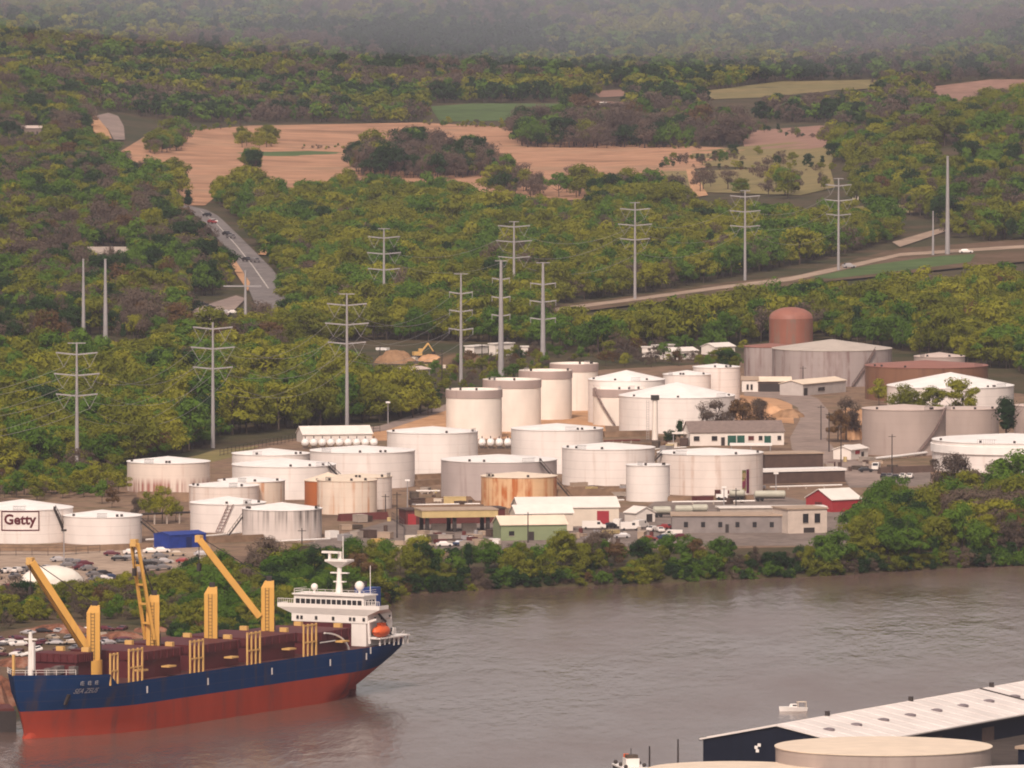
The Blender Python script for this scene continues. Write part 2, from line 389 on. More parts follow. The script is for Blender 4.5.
sheet('loading_yard', [(394, 520), (500, 517), (640, 512), (660, 498), (770, 494), (800, 500), (860, 512), (850, 546), (640, 546), (540, 548), (404, 553), (300, 556), (300, 545)], M_asph, 0.08, 4.0)
sheet('access_road', [(744, 391), (772, 392), (800, 392), (818, 399), (828, 410), (830, 428), (826, 440), (836, 450), (860, 462), (890, 470), (890, 486), (850, 486), (838, 470), (812, 458), (792, 450), (790, 438), (800, 420), (798, 408), (780, 399), (744, 396)], M_asph2, 0.10, 4.0)
sheet('gate_yard', [(838, 470), (930, 466), (932, 486), (850, 488)], M_asph, 0.06, 4.0)
sheet('car_lot', [(-10, 548), (60, 549), (130, 546), (210, 545), (214, 566), (120, 574), (60, 584), (-10, 592)], M_gravel, 0.10, 4.0)
sheet('sand_heap_floor', [(850, 442), (862, 424), (864, 410), (846, 408), (836, 420)], M_sand, 0.09, 4.0)
sheet('sand_heap_floor', [(700, 398), (760, 394), (792, 404), (794, 424), (750, 420), (704, 420)], M_sand, 0.09, 4.0)
sheet('quay_yard', [(860, 765), (1060, 712), (1100, 800), (860, 800)], gmat('dark_asphalt', [(0.05, 0.04, 0.035), (0.09, 0.07, 0.06)]), 0.05, 4.0)
sheet('scrap_yard', [(-10, 634), (60, 622), (130, 625), (180, 632), (150, 652), (80, 668), (30, 680), (-10, 700)], M_scrub, 0.10, 4.0)
# ------------------------------------------------------------------ trees
def leafmat(name, col, col2):
    m = newmat(name); n = m.node_tree.nodes; b = n['Principled BSDF']; out = n['Material Output']
    oi = n.new('ShaderNodeObjectInfo'); g = n.new('ShaderNodeNewGeometry')
    mr = n.new('ShaderNodeMath'); mr.operation = 'MULTIPLY_ADD'; mr.inputs[1].default_value = 0.09
    mm = n.new('ShaderNodeMath'); mm.operation = 'MULTIPLY'; mm.inputs[1].default_value = 0.91
    lk(m, oi.outputs['Random'], mm.inputs[0]); lk(m, g.outputs['Random Per Island'], mr.inputs[0]); lk(m, mm.outputs[0], mr.inputs[2])
    x = n.new('ShaderNodeMix'); x.data_type = 'RGBA'; x.inputs[6].default_value = (*col, 1); x.inputs[7].default_value = (*col2, 1)
    lk(m, mr.outputs[0], x.inputs[0]); lk(m, x.outputs[2], b.inputs['Base Color'])
    b.inputs['Roughness'].default_value = 0.8; b.inputs['Specular IOR Level'].default_value = 0.05
    t = n.new('ShaderNodeBsdfTranslucent'); lk(m, x.outputs[2], t.inputs[0])
    a = n.new('ShaderNodeMixShader'); a.inputs[0].default_value = 0.38
    lk(m, b.outputs[0], a.inputs[1]); lk(m, t.outputs[0], a.inputs[2]); lk(m, a.outputs[0], out.inputs[0]); return m
M_bark = mat('bark', (0.11, 0.08, 0.06), 0.9, 0.4, 2.0)
KINDS = [  # name, colours, leaf density, elongation
    ('green', (0.066, 0.132, 0.014), (0.128, 0.215, 0.026), 1.0, 1.0),
    ('olive', (0.125, 0.142, 0.014), (0.220, 0.225, 0.025), 1.0, 1.0),
    ('yellow', (0.200, 0.205, 0.016), (0.300, 0.290, 0.030), 0.85, 1.0),
    ('brown', (0.110, 0.082, 0.064), (0.185, 0.135, 0.100), 0.85, 0.55),
    ('dark', (0.020, 0.048, 0.014), (0.038, 0.075, 0.020), 1.1, 1.0),
    ('rust', (0.12, 0.070, 0.030), (0.17, 0.10, 0.045), 0.8, 0.8)]
KI = {k[0]: i for i, k in enumerate(KINDS)}
LEAFM = [leafmat('leaf_' + k[0], k[1], k[2]) for k in KINDS]
def crown_arrays(seed, nleaf, size, dens, elong, tall=1.0, conical=False):
    """leaf clumps on a dozen uneven lobes; returns verts of a tree 1 unit high"""
    g = np.random.default_rng(seed)
    nl = g.integers(14, 22)
    lobes = []
    for i in range(nl):
        a = g.uniform(0, 6.28); z = g.uniform(0.32, 0.84); wr = 0.33 * math.sin(math.pi * min(1, max(0.05, (z - 0.12) / 0.88)) ** 0.8) + 0.05
        if conical: wr = 0.20 * (1.0 - z) + 0.02
        r = g.uniform(0.35, 1.0) * wr
        lobes.append((r * math.cos(a), r * math.sin(a), z, g.uniform(0.07, 0.165) * (0.6 if conical else 1)))
    lobes.append((0, 0, 0.82, 0.14)); lobes.append((0, 0, 0.55, 0.20))
    n = int(nleaf * dens); L = np.array(lobes); k = g.integers(0, len(L), n)
    d = g.normal(size=(n, 3)); d /= np.linalg.norm(d, axis=1)[:, None]
    rr = L[k, 3] * g.uniform(0.45, 1.12, n) ** 0.7
    c = L[k, :3] + d * rr[:, None] * np.array([1.1, 1.1, 0.85]); c[:, 2] = np.clip(c[:, 2], 0.10, 1.02)
    nor = d * 0.8 + np.array([0, 0, 0.45]) + g.normal(size=(n, 3)) * 0.18; nor /= np.linalg.norm(nor, axis=1)[:, None]
    up_ = d * np.array([.5, .5, .2]) + np.array([0, 0, 0.75]) + g.normal(size=(n, 3)) * 0.35; u = up_ - nor * (up_ * nor).sum(1)[:, None]; u /= np.linalg.norm(u, axis=1)[:, None]; v = np.cross(nor, u)
    s = size * g.uniform(0.55, 1.3, n)[:, None]
    u = u * s * 1.35; v = v * s * elong * g.uniform(0.32, 0.62, n)[:, None]
    return np.stack([c - u - v * 0.6, c + u * 0.9 - v, c + u * 0.7 + v, c - u + v * 0.8], 1).reshape(-1, 3)
def quads_mesh(name, co, m, extra=None):
    nq = len(co) // 4; ev, ef = extra or ([], [])
    me = bpy.data.meshes.new(name)
    if ef:
        allv = np.concatenate([co, np.array(ev)]); off = len(co)
        idx = np.concatenate([np.arange(len(co)), np.array([i + off for q in ef for i in q])])
        nf = nq + len(ef)
    else: allv = co; idx = np.arange(len(co)); nf = nq
    me.vertices.add(len(allv)); me.vertices.foreach_set('co', allv.ravel())
    me.loops.add(len(idx)); me.loops.foreach_set('vertex_index', idx.astype(np.int32))
    me.polygons.add(nf); me.polygons.foreach_set('loop_start', np.arange(0, len(idx), 4, dtype=np.int32))
    me.update(calc_edges=True)
    me.materials.append(m)
    if ef:
        me.materials.append(M_bark); mi = np.zeros(nf, np.int32); mi[nq:] = 1; me.polygons.foreach_set('material_index', mi)
    return me
def trunk_mb(seed, limbs=7):
    g = random.Random(seed); b_ = MB()
    p = [(0, 0, -0.03), (g.uniform(-.01, .01), g.uniform(-.01, .01), 0.2), (g.uniform(-.03, .03), g.uniform(-.03, .03), 0.5), (g.uniform(-.04, .04), g.uniform(-.04, .04), 0.82)]
    b_.tube(p, [0.020, 0.016, 0.010, 0.003], 4, cap=False)
    for i in range(limbs):
        a = g.uniform(0, 6.28); z = g.uniform(0.18, 0.55); l = g.uniform(0.14, 0.28)
        q = (l * math.cos(a), l * math.sin(a), z + g.uniform(0.12, 0.30))
        b_.tube([(0, 0, z), (q[0] * 0.5, q[1] * 0.5, z + (q[2] - z) * 0.4), q], [0.009, 0.006, 0.002], 4, cap=False)
    return b_
def trunk_arrays(seed): b_ = trunk_mb(seed, 6); return b_.v, b_.f
NVAR = 4
NEAR_CROWN = {}; NEAR_TRUNK = {}
for ki, k in enumerate(KINDS):
    for v in range(NVAR):
        sd_ = 100 * ki + v
        NEAR_CROWN[ki, v] = quads_mesh('crown', crown_arrays(sd_, 3200, 0.0205 if k[4] == 1 else 0.024, k[3], k[4], conical=(k[0] == 'dark' and v == 0)), LEAFM[ki])
        NEAR_TRUNK[ki, v] = trunk_mb(sd_, 10 if k[0] == 'brown' else 7).mesh('trunk', M_bark)
def template_collection(name, nleaf, size):
    c = bpy.data.collections.new(name)
    for ki, k in enumerate(KINDS):
        for v in range(NVAR):
            sd_ = 100 * ki + v + 50
            me = quads_mesh('tree', crown_arrays(sd_, nleaf, size, k[3], k[4], conical=(k[0] == 'dark' and v == 0)), LEAFM[ki], trunk_arrays(sd_))
            o = bpy.data.objects.new('%s_tree_%02d' % (name, ki * NVAR + v), me); c.objects.link(o)
    return c
TPL_MID = template_collection('wood', 1500, 0.0275)
TPL_FAR = template_collection('far_wood', 330, 0.056)

def scatter_object(name, pts, tpl):
    """one mass of trees: points carry scale, turn and the index of the tree to set there"""
    me = bpy.data.meshes.new(name); n = len(pts)
    a = np.array([(p[0], p[1], p[2]) for p in pts], float)
    me.vertices.add(n); me.vertices.foreach_set('co', a.ravel())
    def attr(nm, ty, arr):
        at = me.attributes.new(nm, ty, 'POINT'); at.data.foreach_set('value' if ty != 'FLOAT_VECTOR' else 'vector', arr)
    attr('pick', 'INT', np.array([p[4] * NVAR + p[5] for p in pts], np.int32))
    attr('turn', 'FLOAT_VECTOR', np.array([(0, 0, p[6]) for p in pts], np.float32).ravel())
    attr('size', 'FLOAT_VECTOR', np.array([(p[3] * p[7], p[3] * p[7], p[3]) for p in pts], np.float32).ravel())
    o = bpy.data.objects.new(name, me); COL.objects.link(o)
    ng = bpy.data.node_groups.new(name, 'GeometryNodeTree')
    ng.interface.new_socket('Geometry', in_out='INPUT', socket_type='NodeSocketGeometry'); ng.interface.new_socket('Geometry', in_out='OUTPUT', socket_type='NodeSocketGeometry')
    N = ng.nodes; gi = N.new('NodeGroupInput'); go = N.new('NodeGroupOutput')
    ci = N.new('GeometryNodeCollectionInfo'); ci.inputs['Collection'].default_value = tpl; ci.inputs['Separate Children'].default_value = True; ci.inputs['Reset Children'].default_value = True
    ip = N.new('GeometryNodeInstanceOnPoints'); ip.inputs['Pick Instance'].default_value = True
    def na(nm, ty):
        q = N.new('GeometryNodeInputNamedAttribute'); q.data_type = ty; q.inputs['Name'].default_value = nm
        return [s for s in q.outputs if s.enabled and s.name == 'Attribute'][0]
    L = ng.links
    L.new(gi.outputs[0], ip.inputs['Points']); L.new(ci.outputs[0], ip.inputs['Instance'])
    L.new(na('pick', 'INT'), ip.inputs['Instance Index']); L.new(na('size', 'FLOAT_VECTOR'), ip.inputs['Scale'])
    er = N.new('FunctionNodeEulerToRotation'); L.new(na('turn', 'FLOAT_VECTOR'), er.inputs[0]); L.new(er.outputs[0], ip.inputs['Rotation'])
    L.new(ip.outputs[0], go.inputs[0])
    md = o.modifiers.new('trees', 'NODES'); md.node_group = ng
    return o

def jitter_grid(x0, x1, y0, y1, sx, sy=None):
    sy = sy or sx
    gx = np.arange(x0, x1, sx); gy = np.arange(y0, y1, sy)
    A, B = np.meshgrid(gx, gy); A = A + (np.arange(len(gy)) % 2)[:, None] * sx * 0.5
    A = A + rng.uniform(-0.42, 0.42, A.shape) * sx; B = B + rng.uniform(-0.42, 0.42, B.shape) * sy
    return A.ravel(), B.ravel()
def mixed(weights, x, y, k, patch=90.0, amp=1.3):
    """kinds in drifts: each kind's weight swells and fades over the ground"""
    w_ = np.stack([max(v, 0) * np.exp(amp * n2(x, y, patch, (k + i) % 4) + rng.gumbel(size=x.shape) * 0.55) if v > 0 else np.full(x.shape, -1.0) for i, v in enumerate(weights)])
    return np.argmax(w_, 0)
ALLTREES = []     # x, y, z, height, kind, variant, turn, spread, zone
def trees(zone, polys, spacing, hgt, weights, excl=(), k=0, patch=90.0, thin=0.0, flat=True):
    """trees whose feet stand inside the outlines (given where they meet the ground in the photograph)"""
    for poly in polys:
        wp = [G(*p) for p in poly]
        x, y = jitter_grid(min(p.x for p in wp) - 5, max(p.x for p in wp) + 5, min(p.y for p in wp) - 5, max(p.y for p in wp) + 5, spacing)
        z = H(x, y); px, py = proj(x, y, z)
        ok = inpoly(px, py, poly) & (z > (-0.3 if zone == 'shore' else 0.5))
        for e in list(excl): ok &= ~inpoly(px, py, e)
        if thin > 0: ok &= (n2(x, y, 45, 3) + rng.uniform(-1, 1, x.shape)) > (thin * 2.4 - 1.2)
        x, y, z = x[ok], y[ok], z[ok]
        kd = mixed(weights, x, y, k, patch)
        for i in range(len(x)):
            h = rng.uniform(*hgt) * (1 + 0.16 * float(n2(x[i], y[i], 60, 2))) * (0.85 if rng.random() < 0.25 else 1.0)
            h *= rng.choice((0.7, 0.9, 1.0, 1.0, 1.1, 1.3)); ALLTREES.append((x[i], y[i], z[i] - 0.2 - {'shore': .22, 'scrub': .12, 'bank': .06}.get(zone, 0) * h, h, int(kd[i]), int(rng.integers(0, NVAR)), rng.uniform(0, 6.28), rng.uniform(0.75, 1.45), zone))
#            green olive yellow brown dark rust
EX = FIELDS + ROADS
ROADCLEAR = [[(x - 4, min(y, 294) + k) for x, y in ROADS[0]] for k in (7, 14, 21)] + [[(x, y + k) for x, y in ROADS[5]] for k in (6, 12, 18, 24)] + [[(x, y + k) for x, y in ROADS[6]] for k in (6, 12, 18)]
# riverside belt
trees('bank', [[(170, 590), (300, 568), (400, 568), (470, 567), (560, 560), (700, 561), (800, 560), (856, 556), (872, 532), (905, 522), (1050, 512), (1060, 560), (1000, 563), (830, 574), (700, 578), (560, 583), (420, 592), (385, 606), (340, 615), (200, 640), (170, 640)]],
      6.6, (6.5, 9.5), (1.4, 1.1, 0.35, 0.4, 0.8, 0.2), k=1, patch=40)
trees('bank', [[(935, 505), (1050, 495), (1060, 552), (930, 556)]], 10, (11, 15), (0.6, 1.2, 0.6, 1.0, 0.3, 0.6), k=2, patch=40)
trees('bank', [[(868, 524), (880, 512), (935, 516), (940, 560), (846, 566)]], 7, (8, 12), (1.6, 0.8, 0.2, 0.2, 1.2, 0.1), k=3, patch=50)
trees('shore', [[(170, 634), (200, 630), (330, 606), (385, 590), (405, 578), (560, 569), (700, 563), (830, 558), (1060, 545), (1060, 572), (830, 580), (700, 585), (560, 592), (420, 600), (385, 616), (330, 630), (180, 660)]],
      2.2, (2.6, 5.2), (1.0, 0.8, 0.2, 0.6, 1.6, 0.2), k=0, patch=30)
trees('scrub', [[(-10, 602), (60, 596), (110, 588), (200, 585), (200, 640), (120, 622), (60, 620), (-10, 632)]], 6.5, (4, 7), (0.7, 1.3, 0.6, 1.0, 0.5, 0.3), k=2, patch=30)
# front of the wood behind the tanks
trees('wood', [[(-30, 368), (60, 370), (130, 374), (180, 370), (240, 368), (300, 372), (336, 374), (368, 394), (395, 405), (438, 411), (425, 418), (350, 424), (300, 430), (230, 436), (190, 452), (120, 470), (60, 474), (-30, 480)]],
      6.8, (10, 15), (1.2, 1.5, 1.2, 0.12, 0.3, 0.12), k=1, patch=110)
trees('wood', [[(-10, 484), (50, 482), (120, 474), (125, 496), (70, 500), (-10, 502)]], 7, (5, 9), (1, 1.2, 0.8, 0.6, 0.2, 0.2), k=0, patch=40)
trees('wood', [[(550, 346), (640, 336), (720, 328), (800, 315), (900, 307), (1040, 293), (1040, 384), (1018, 372), (990, 368), (895, 352), (820, 340), (745, 344), (740, 348), (640, 346), (600, 354), (560, 352)]],
      8.0, (10, 15), (1.2, 1.5, 1.2, 0.2, 0.3, 0.25), k=3, patch=110, excl=[[(636, 350), (704, 350), (704, 364), (636, 364)]])
# the large wood in the middle distance
trees('mid', [[(285, 210), (330, 200), (440, 202), (480, 216), (560, 220), (640, 220), (700, 230), (840, 228), (890, 226), (900, 240), (840, 256), (720, 280), (640, 294), (550, 305), (545, 330), (540, 345), (470, 343), (380, 340), (300, 346), (285, 330), (292, 300), (286, 282), (268, 256), (246, 228), (228, 210), (214, 204), (220, 197), (250, 190)]],
      7.4, (9, 13.5), (1.5, 1.3, 1.3, 0.4, 0.4, 0.15), excl=EX, k=0, patch=150)
trees('mid', [[(594, 196), (676, 196), (684, 216), (590, 218)]], 9, (11, 15), (1.2, 0.9, 0.5, 0.5, 0.7, 0.1), excl=EX, k=2, patch=120)
# the dark western slope
trees('slope', [[(-60, 84), (40, 90), (84, 108), (94, 122), (106, 152), (124, 172), (150, 188), (176, 200), (188, 207), (206, 222), (222, 243), (234, 266), (232, 285), (200, 302), (190, 330), (150, 345), (60, 346), (-60, 346)]],
      7.6, (9, 13.5), (0.9, 0.7, 0.3, 1.1, 0.9, 0.25), excl=EX + ROADCLEAR + [[(70, 336), (118, 336), (118, 352), (70, 352)], [(84, 250), (136, 250), (136, 281), (84, 276)], [(18, 130), (46, 130), (46, 154), (18, 150)], [(186, 298), (248, 292), (254, 312), (238, 344), (188, 346)]], k=1, patch=150)
trees('slope', [[(196, 324), (262, 332), (285, 330), (300, 350), (150, 348), (150, 335)]], 8.5, (8, 12), (0.8, 1.3, 1, 0.6, 0.2, 0.5), k=0, excl=EX + [[(186, 300), (248, 292), (254, 312), (238, 344), (188, 346)]])
trees('clearing', [[(400, 376), (470, 360), (560, 352), (600, 358), (560, 372), (470, 392), (440, 402), (425, 396)]], 9, (2.5, 6), (1, 1.4, .8, 1, .3, .7), k=2, patch=30, thin=.45)
trees('clearing', [[(600, 358), (740, 364), (745, 372), (600, 366)], [(600, 350), (745, 348), (745, 352), (600, 354)]], 8, (4, 8), (1, 1.4, .8, 1, .3, .5), k=1, patch=30, thin=.35)
# hedgerows and clumps in the fields
trees('fieldwood', [[(350, 166), (420, 160), (480, 163), (497, 176), (440, 181), (360, 177)]], 9, (12, 17), (0.3, 0.3, 0.1, 1.6, 0.9, 0.1), k=2)
trees('fieldwood', [[(512, 134), (600, 128), (700, 130), (748, 136), (740, 146), (640, 149), (520, 148)]], 10, (13, 18), (0.5, 0.2, 0.1, 1.6, 0.6, 0.1), k=1)
trees('fieldwood', [[(236, 143), (276, 141), (278, 148), (238, 149)]], 11, (8, 12), (0.6, 1, 1, 0.3, 0.1, 0), k=1)
trees('fieldwood', [[(246, 166), (258, 166), (258, 172), (246, 172)]], 9, (9, 13), (1, 1, 0.2, 0.3, 0.6, 0), k=1)
trees('fieldwood', [[(140, 192), (172, 184), (184, 192), (170, 200), (150, 198)]], 9, (10, 15), (1, 1, 1, 0.4, 0.5, 0), k=1)
trees('fieldwood', [[(148, 148), (180, 140), (186, 150), (150, 156)]], 10, (9, 13), (0.8, 1, 1, 0.6, 0.3, 0), k=2)
trees('fieldwood', [[(480, 190), (600, 188), (606, 198), (480, 202)]], 17, (10, 17), (0.5, 0.8, 0.4, 1.3, 0.2, 0.2), k=2)
trees('fieldwood', [[(700, 186), (840, 182), (842, 198), (700, 202)]], 30, (9, 15), (0.6, 0.8, 0.4, 1.3, 0.5, 0.2), k=0)
trees('fieldwood', [[(660, 160), (700, 157), (760, 154), (756, 160), (660, 170)], [(760, 128), (830, 140), (826, 143), (756, 132)], [(770, 160), (830, 164), (830, 170), (770, 168)]], 15, (4, 7), (0.6, 0.6, 0.2, 1.3, 1.0, 0), k=0)
trees('fieldwood', [[(300, 147), (420, 145), (420, 149), (300, 151)], [(420, 122), (520, 126), (520, 130), (420, 126)], [(560, 139), (700, 147), (700, 151), (560, 143)], [(150, 131), (250, 124), (250, 128), (150, 137)], [(690, 168), (835, 170), (835, 173), (690, 171)]], 12, (2, 5), (0.8, 1, .5, 1.2, .5, .4), k=1)
# the eastern hill
trees('easthill', [[(824, 158), (852, 170), (858, 190), (852, 206), (925, 218), (950, 238), (1010, 244), (1060, 244), (1060, 100), (960, 120), (880, 135), (830, 142)]],
      9.0, (10, 14), (1.0, 1.3, 0.5, 0.8, 0.7, 0.2), excl=EX + [[(934, 146), (962, 146), (962, 180), (934, 180)]], k=1, patch=140)
# the far hills: feet given on the ground itself
def far_trees():
    x, y = jitter_grid(-760, 760, 6500, 12600, 10.8)
    z = H(x, y); px, py = proj(x, y, z)
    ok = (np.abs(x) < 0.056 * y) & (py < 134) & ~((py > 123) & (px > 200) & (px < 835))
    ok &= ~((px < 130) & (px > 80) & (py > 113)) & ~((px > 425) & (px < 600) & (py > 103)) & ~((px > 600) & (px < 760) & (py > 114))
    for e in EX: ok &= ~inpoly(px, py, e)
    for e in FIELDS[7:10]:
        for k in (6, 12, 17): ok &= ~inpoly(px, py, [(a, b_ + k) for a, b_ in e])
    x, y, z = x[ok], y[ok], z[ok]; px, py = px[ok], py[ok]
    kd = mixed((1.1, 0.9, 0.35, 1.2, 1.5, 0.2), x, y, 2, 420.0, 1.9)
    dk = (gauss(px, py, 440, 45, 110, 22) + 0.35 * n2(x, y, 200, 1) + rng.uniform(-.25, .25, x.shape)) > 0.62
    kd = np.where(dk, KI['dark'], kd)
    for i in range(len(x)):
        ALLTREES.append((x[i], y[i], z[i] - 0.3, rng.uniform(9, 14) * rng.choice((.8, 1, 1, 1.2)), int(kd[i]), int(rng.integers(0, NVAR)), rng.uniform(0, 6.28), rng.uniform(0.9, 1.4), 'far'))
far_trees()
# the 290 nearest stand as trees of their own, the rest as masses
LAB = {'green': 'leafy green tree in spring leaf', 'olive': 'olive green tree coming into leaf', 'yellow': 'yellow green tree in fresh spring leaf', 'brown': 'bare brown tree not yet in leaf', 'dark': 'dark green dense tree', 'rust': 'rust tinged tree with reddish spring buds'}
def plant_tree(t, label, group):
    x, y, z, h, ki, v, rot, spr, zone = t
    e = empty('tree', (x, y, z), rot, label, 'tree', group); e.scale = (h * spr, h * spr, h)
    linkmesh('trunk', NEAR_TRUNK[ki, v], e); linkmesh('crown', NEAR_CROWN[ki, v], e); return e
order = sorted([t for t in ALLTREES if t[8] in ('bank', 'scrub')], key=lambda t: -t[3] / t[1] + (0.0008 if t[8] == 'scrub' else 0))
single = order[:285]; rest = [t for t in order[285:]]
for t in single:
    where = 'in the belt along the far river bank' if t[8] == 'bank' else 'in the scrub behind the moored ship'
    plant_tree(t, '%s %s' % (LAB[KINDS[t[4]][0]], where), 'trees ' + where)
def mass(name, zones, tpl, pts=None):
    p = pts if pts is not None else [t for t in ALLTREES if t[8] in zones]
    if p: tag(scatter_object(name, p, tpl), 'mass of spring trees: ' + name.replace('_', ' '), 'woodland', kind='stuff')
if rest: mass('riverside_undergrowth', (), TPL_MID, rest)
mass('shore_bushes', ('shore',), TPL_MID)
mass('wood_behind_the_tank_farm', ('wood',), TPL_MID)
mass('clearing_scrub', ('clearing',), TPL_MID)
mass('valley_woodland', ('mid',), TPL_MID)
mass('dark_slope_woodland', ('slope',), TPL_MID)
mass('hedgerow_woodland', ('fieldwood',), TPL_MID)
mass('hill_woodland', ('easthill',), TPL_MID)
mass('distant_hill_woodland', ('far',), TPL_FAR)
print('TREES', len(ALLTREES), 'single', len(single), 'rest', len(rest), {z: sum(1 for t in ALLTREES if t[8] == z) for z in set(t[8] for t in ALLTREES)})
# ------------------------------------------------------------------ storage tanks
WHT = (0.78, 0.70, 0.655); RUST = (0.33, 0.13, 0.05)
TM = {
 'white': tankmat('tank_white', WHT, (0.50, 0.38, 0.32), 0.2, seam=.14),
 'clean': tankmat('tank_clean_white', (0.80, 0.725, 0.68), (0.56, 0.44, 0.38), 0.12, seam=0.10),
 'cream': tankmat('tank_cream', (0.82, 0.73, 0.65), (0.5, 0.38, 0.30), 0.05, seam=0.03),
 'grey': tankmat('tank_grey', (0.46, 0.385, 0.365), (0.30, 0.23, 0.21), 0.25),
 'oldgrey': tankmat('tank_old_grey', (0.36, 0.30, 0.285), (0.19, 0.12, 0.11), 0.65),
 'taupe': tankmat('tank_taupe', (0.40, 0.32, 0.285), (0.28, 0.21, 0.19), 0.25),
 'stained': tankmat('tank_rust_stained', (0.74, 0.64, 0.58), (0.50, 0.36, 0.29), 0.5, seam=.14),
 'streaky': tankmat('tank_streaky', (0.74, 0.61, 0.50), (0.50, 0.20, 0.075), 0.55, scale=0.6),
 'orange': tankmat('tank_orange', (0.68, 0.44, 0.25), (0.42, 0.13, 0.035), 0.9, scale=0.8),
 'rustplate': tankmat('tank_rust_plate', (0.40, 0.125, 0.04), (0.26, 0.08, 0.03), 0.4),
 'brown': tankmat('tank_brown', (0.21, 0.105, 0.062), (0.12, 0.055, 0.035), 0.5),
 'reddome': tankmat('tank_red_dome', (0.27, 0.105, 0.07), (0.20, 0.13, 0.10), 0.7),
 'sooty': tankmat('tank_sooty', (0.66, 0.58, 0.54), (0.42, 0.33, 0.28), 0.3, streak=(1.0, 6.0, (0.06, 0.045, 0.04))),
 'rustfoot': tankmat('tank_rust_foot', (0.74, 0.62, 0.54), (0.45, 0.25, 0.18), 0.25, streak=(4.4, 2.2, (0.26, 0.06, 0.04))),
}
M_roofw = tankmat('roof_white', (0.86, 0.81, 0.77), (0.6, 0.5, 0.45), 0.03, seam=0.0)
M_roofc = tankmat('roof_cream', (0.78, 0.64, 0.50), (0.6, 0.45, 0.33), 0.05, seam=0.0)
M_roofpink = tankmat('roof_pinkish', (0.58, 0.46, 0.40), (0.4, 0.3, 0.26), 0.1, seam=0.0)
M_roofred = tankmat('roof_red', (0.30, 0.125, 0.09), (0.22, 0.09, 0.07), 0.3, seam=0.0)
M_roofgrey = tankmat('roof_grey', (0.50, 0.43, 0.37), (0.36, 0.30, 0.27), 0.2, seam=0.0)
RM = {'w': M_roofw, 'c': M_roofc, 'p': M_roofpink, 'r': M_roofred, 'g': M_roofgrey}
M_girder = tankmat('wind_girder_grey', (0.40, 0.31, 0.28), (0.28, 0.21, 0.19), 0.3, seam=0.0)
M_dark = mat('dark_steel', (0.045, 0.035, 0.032), 0.6)
M_steel = mat('galvanised_steel', (0.36, 0.33, 0.33), 0.45, 0.15, 0.3, metal=0.2)
M_paint = mat('white_paint', (0.80, 0.75, 0.71), 0.5, 0.08, 0.5)
M_maroonpipe = mat('maroon_pipe', (0.16, 0.03, 0.025), 0.6, 0.3)
G_TANK = 'storage tanks of the oil terminal'
TANKS = []
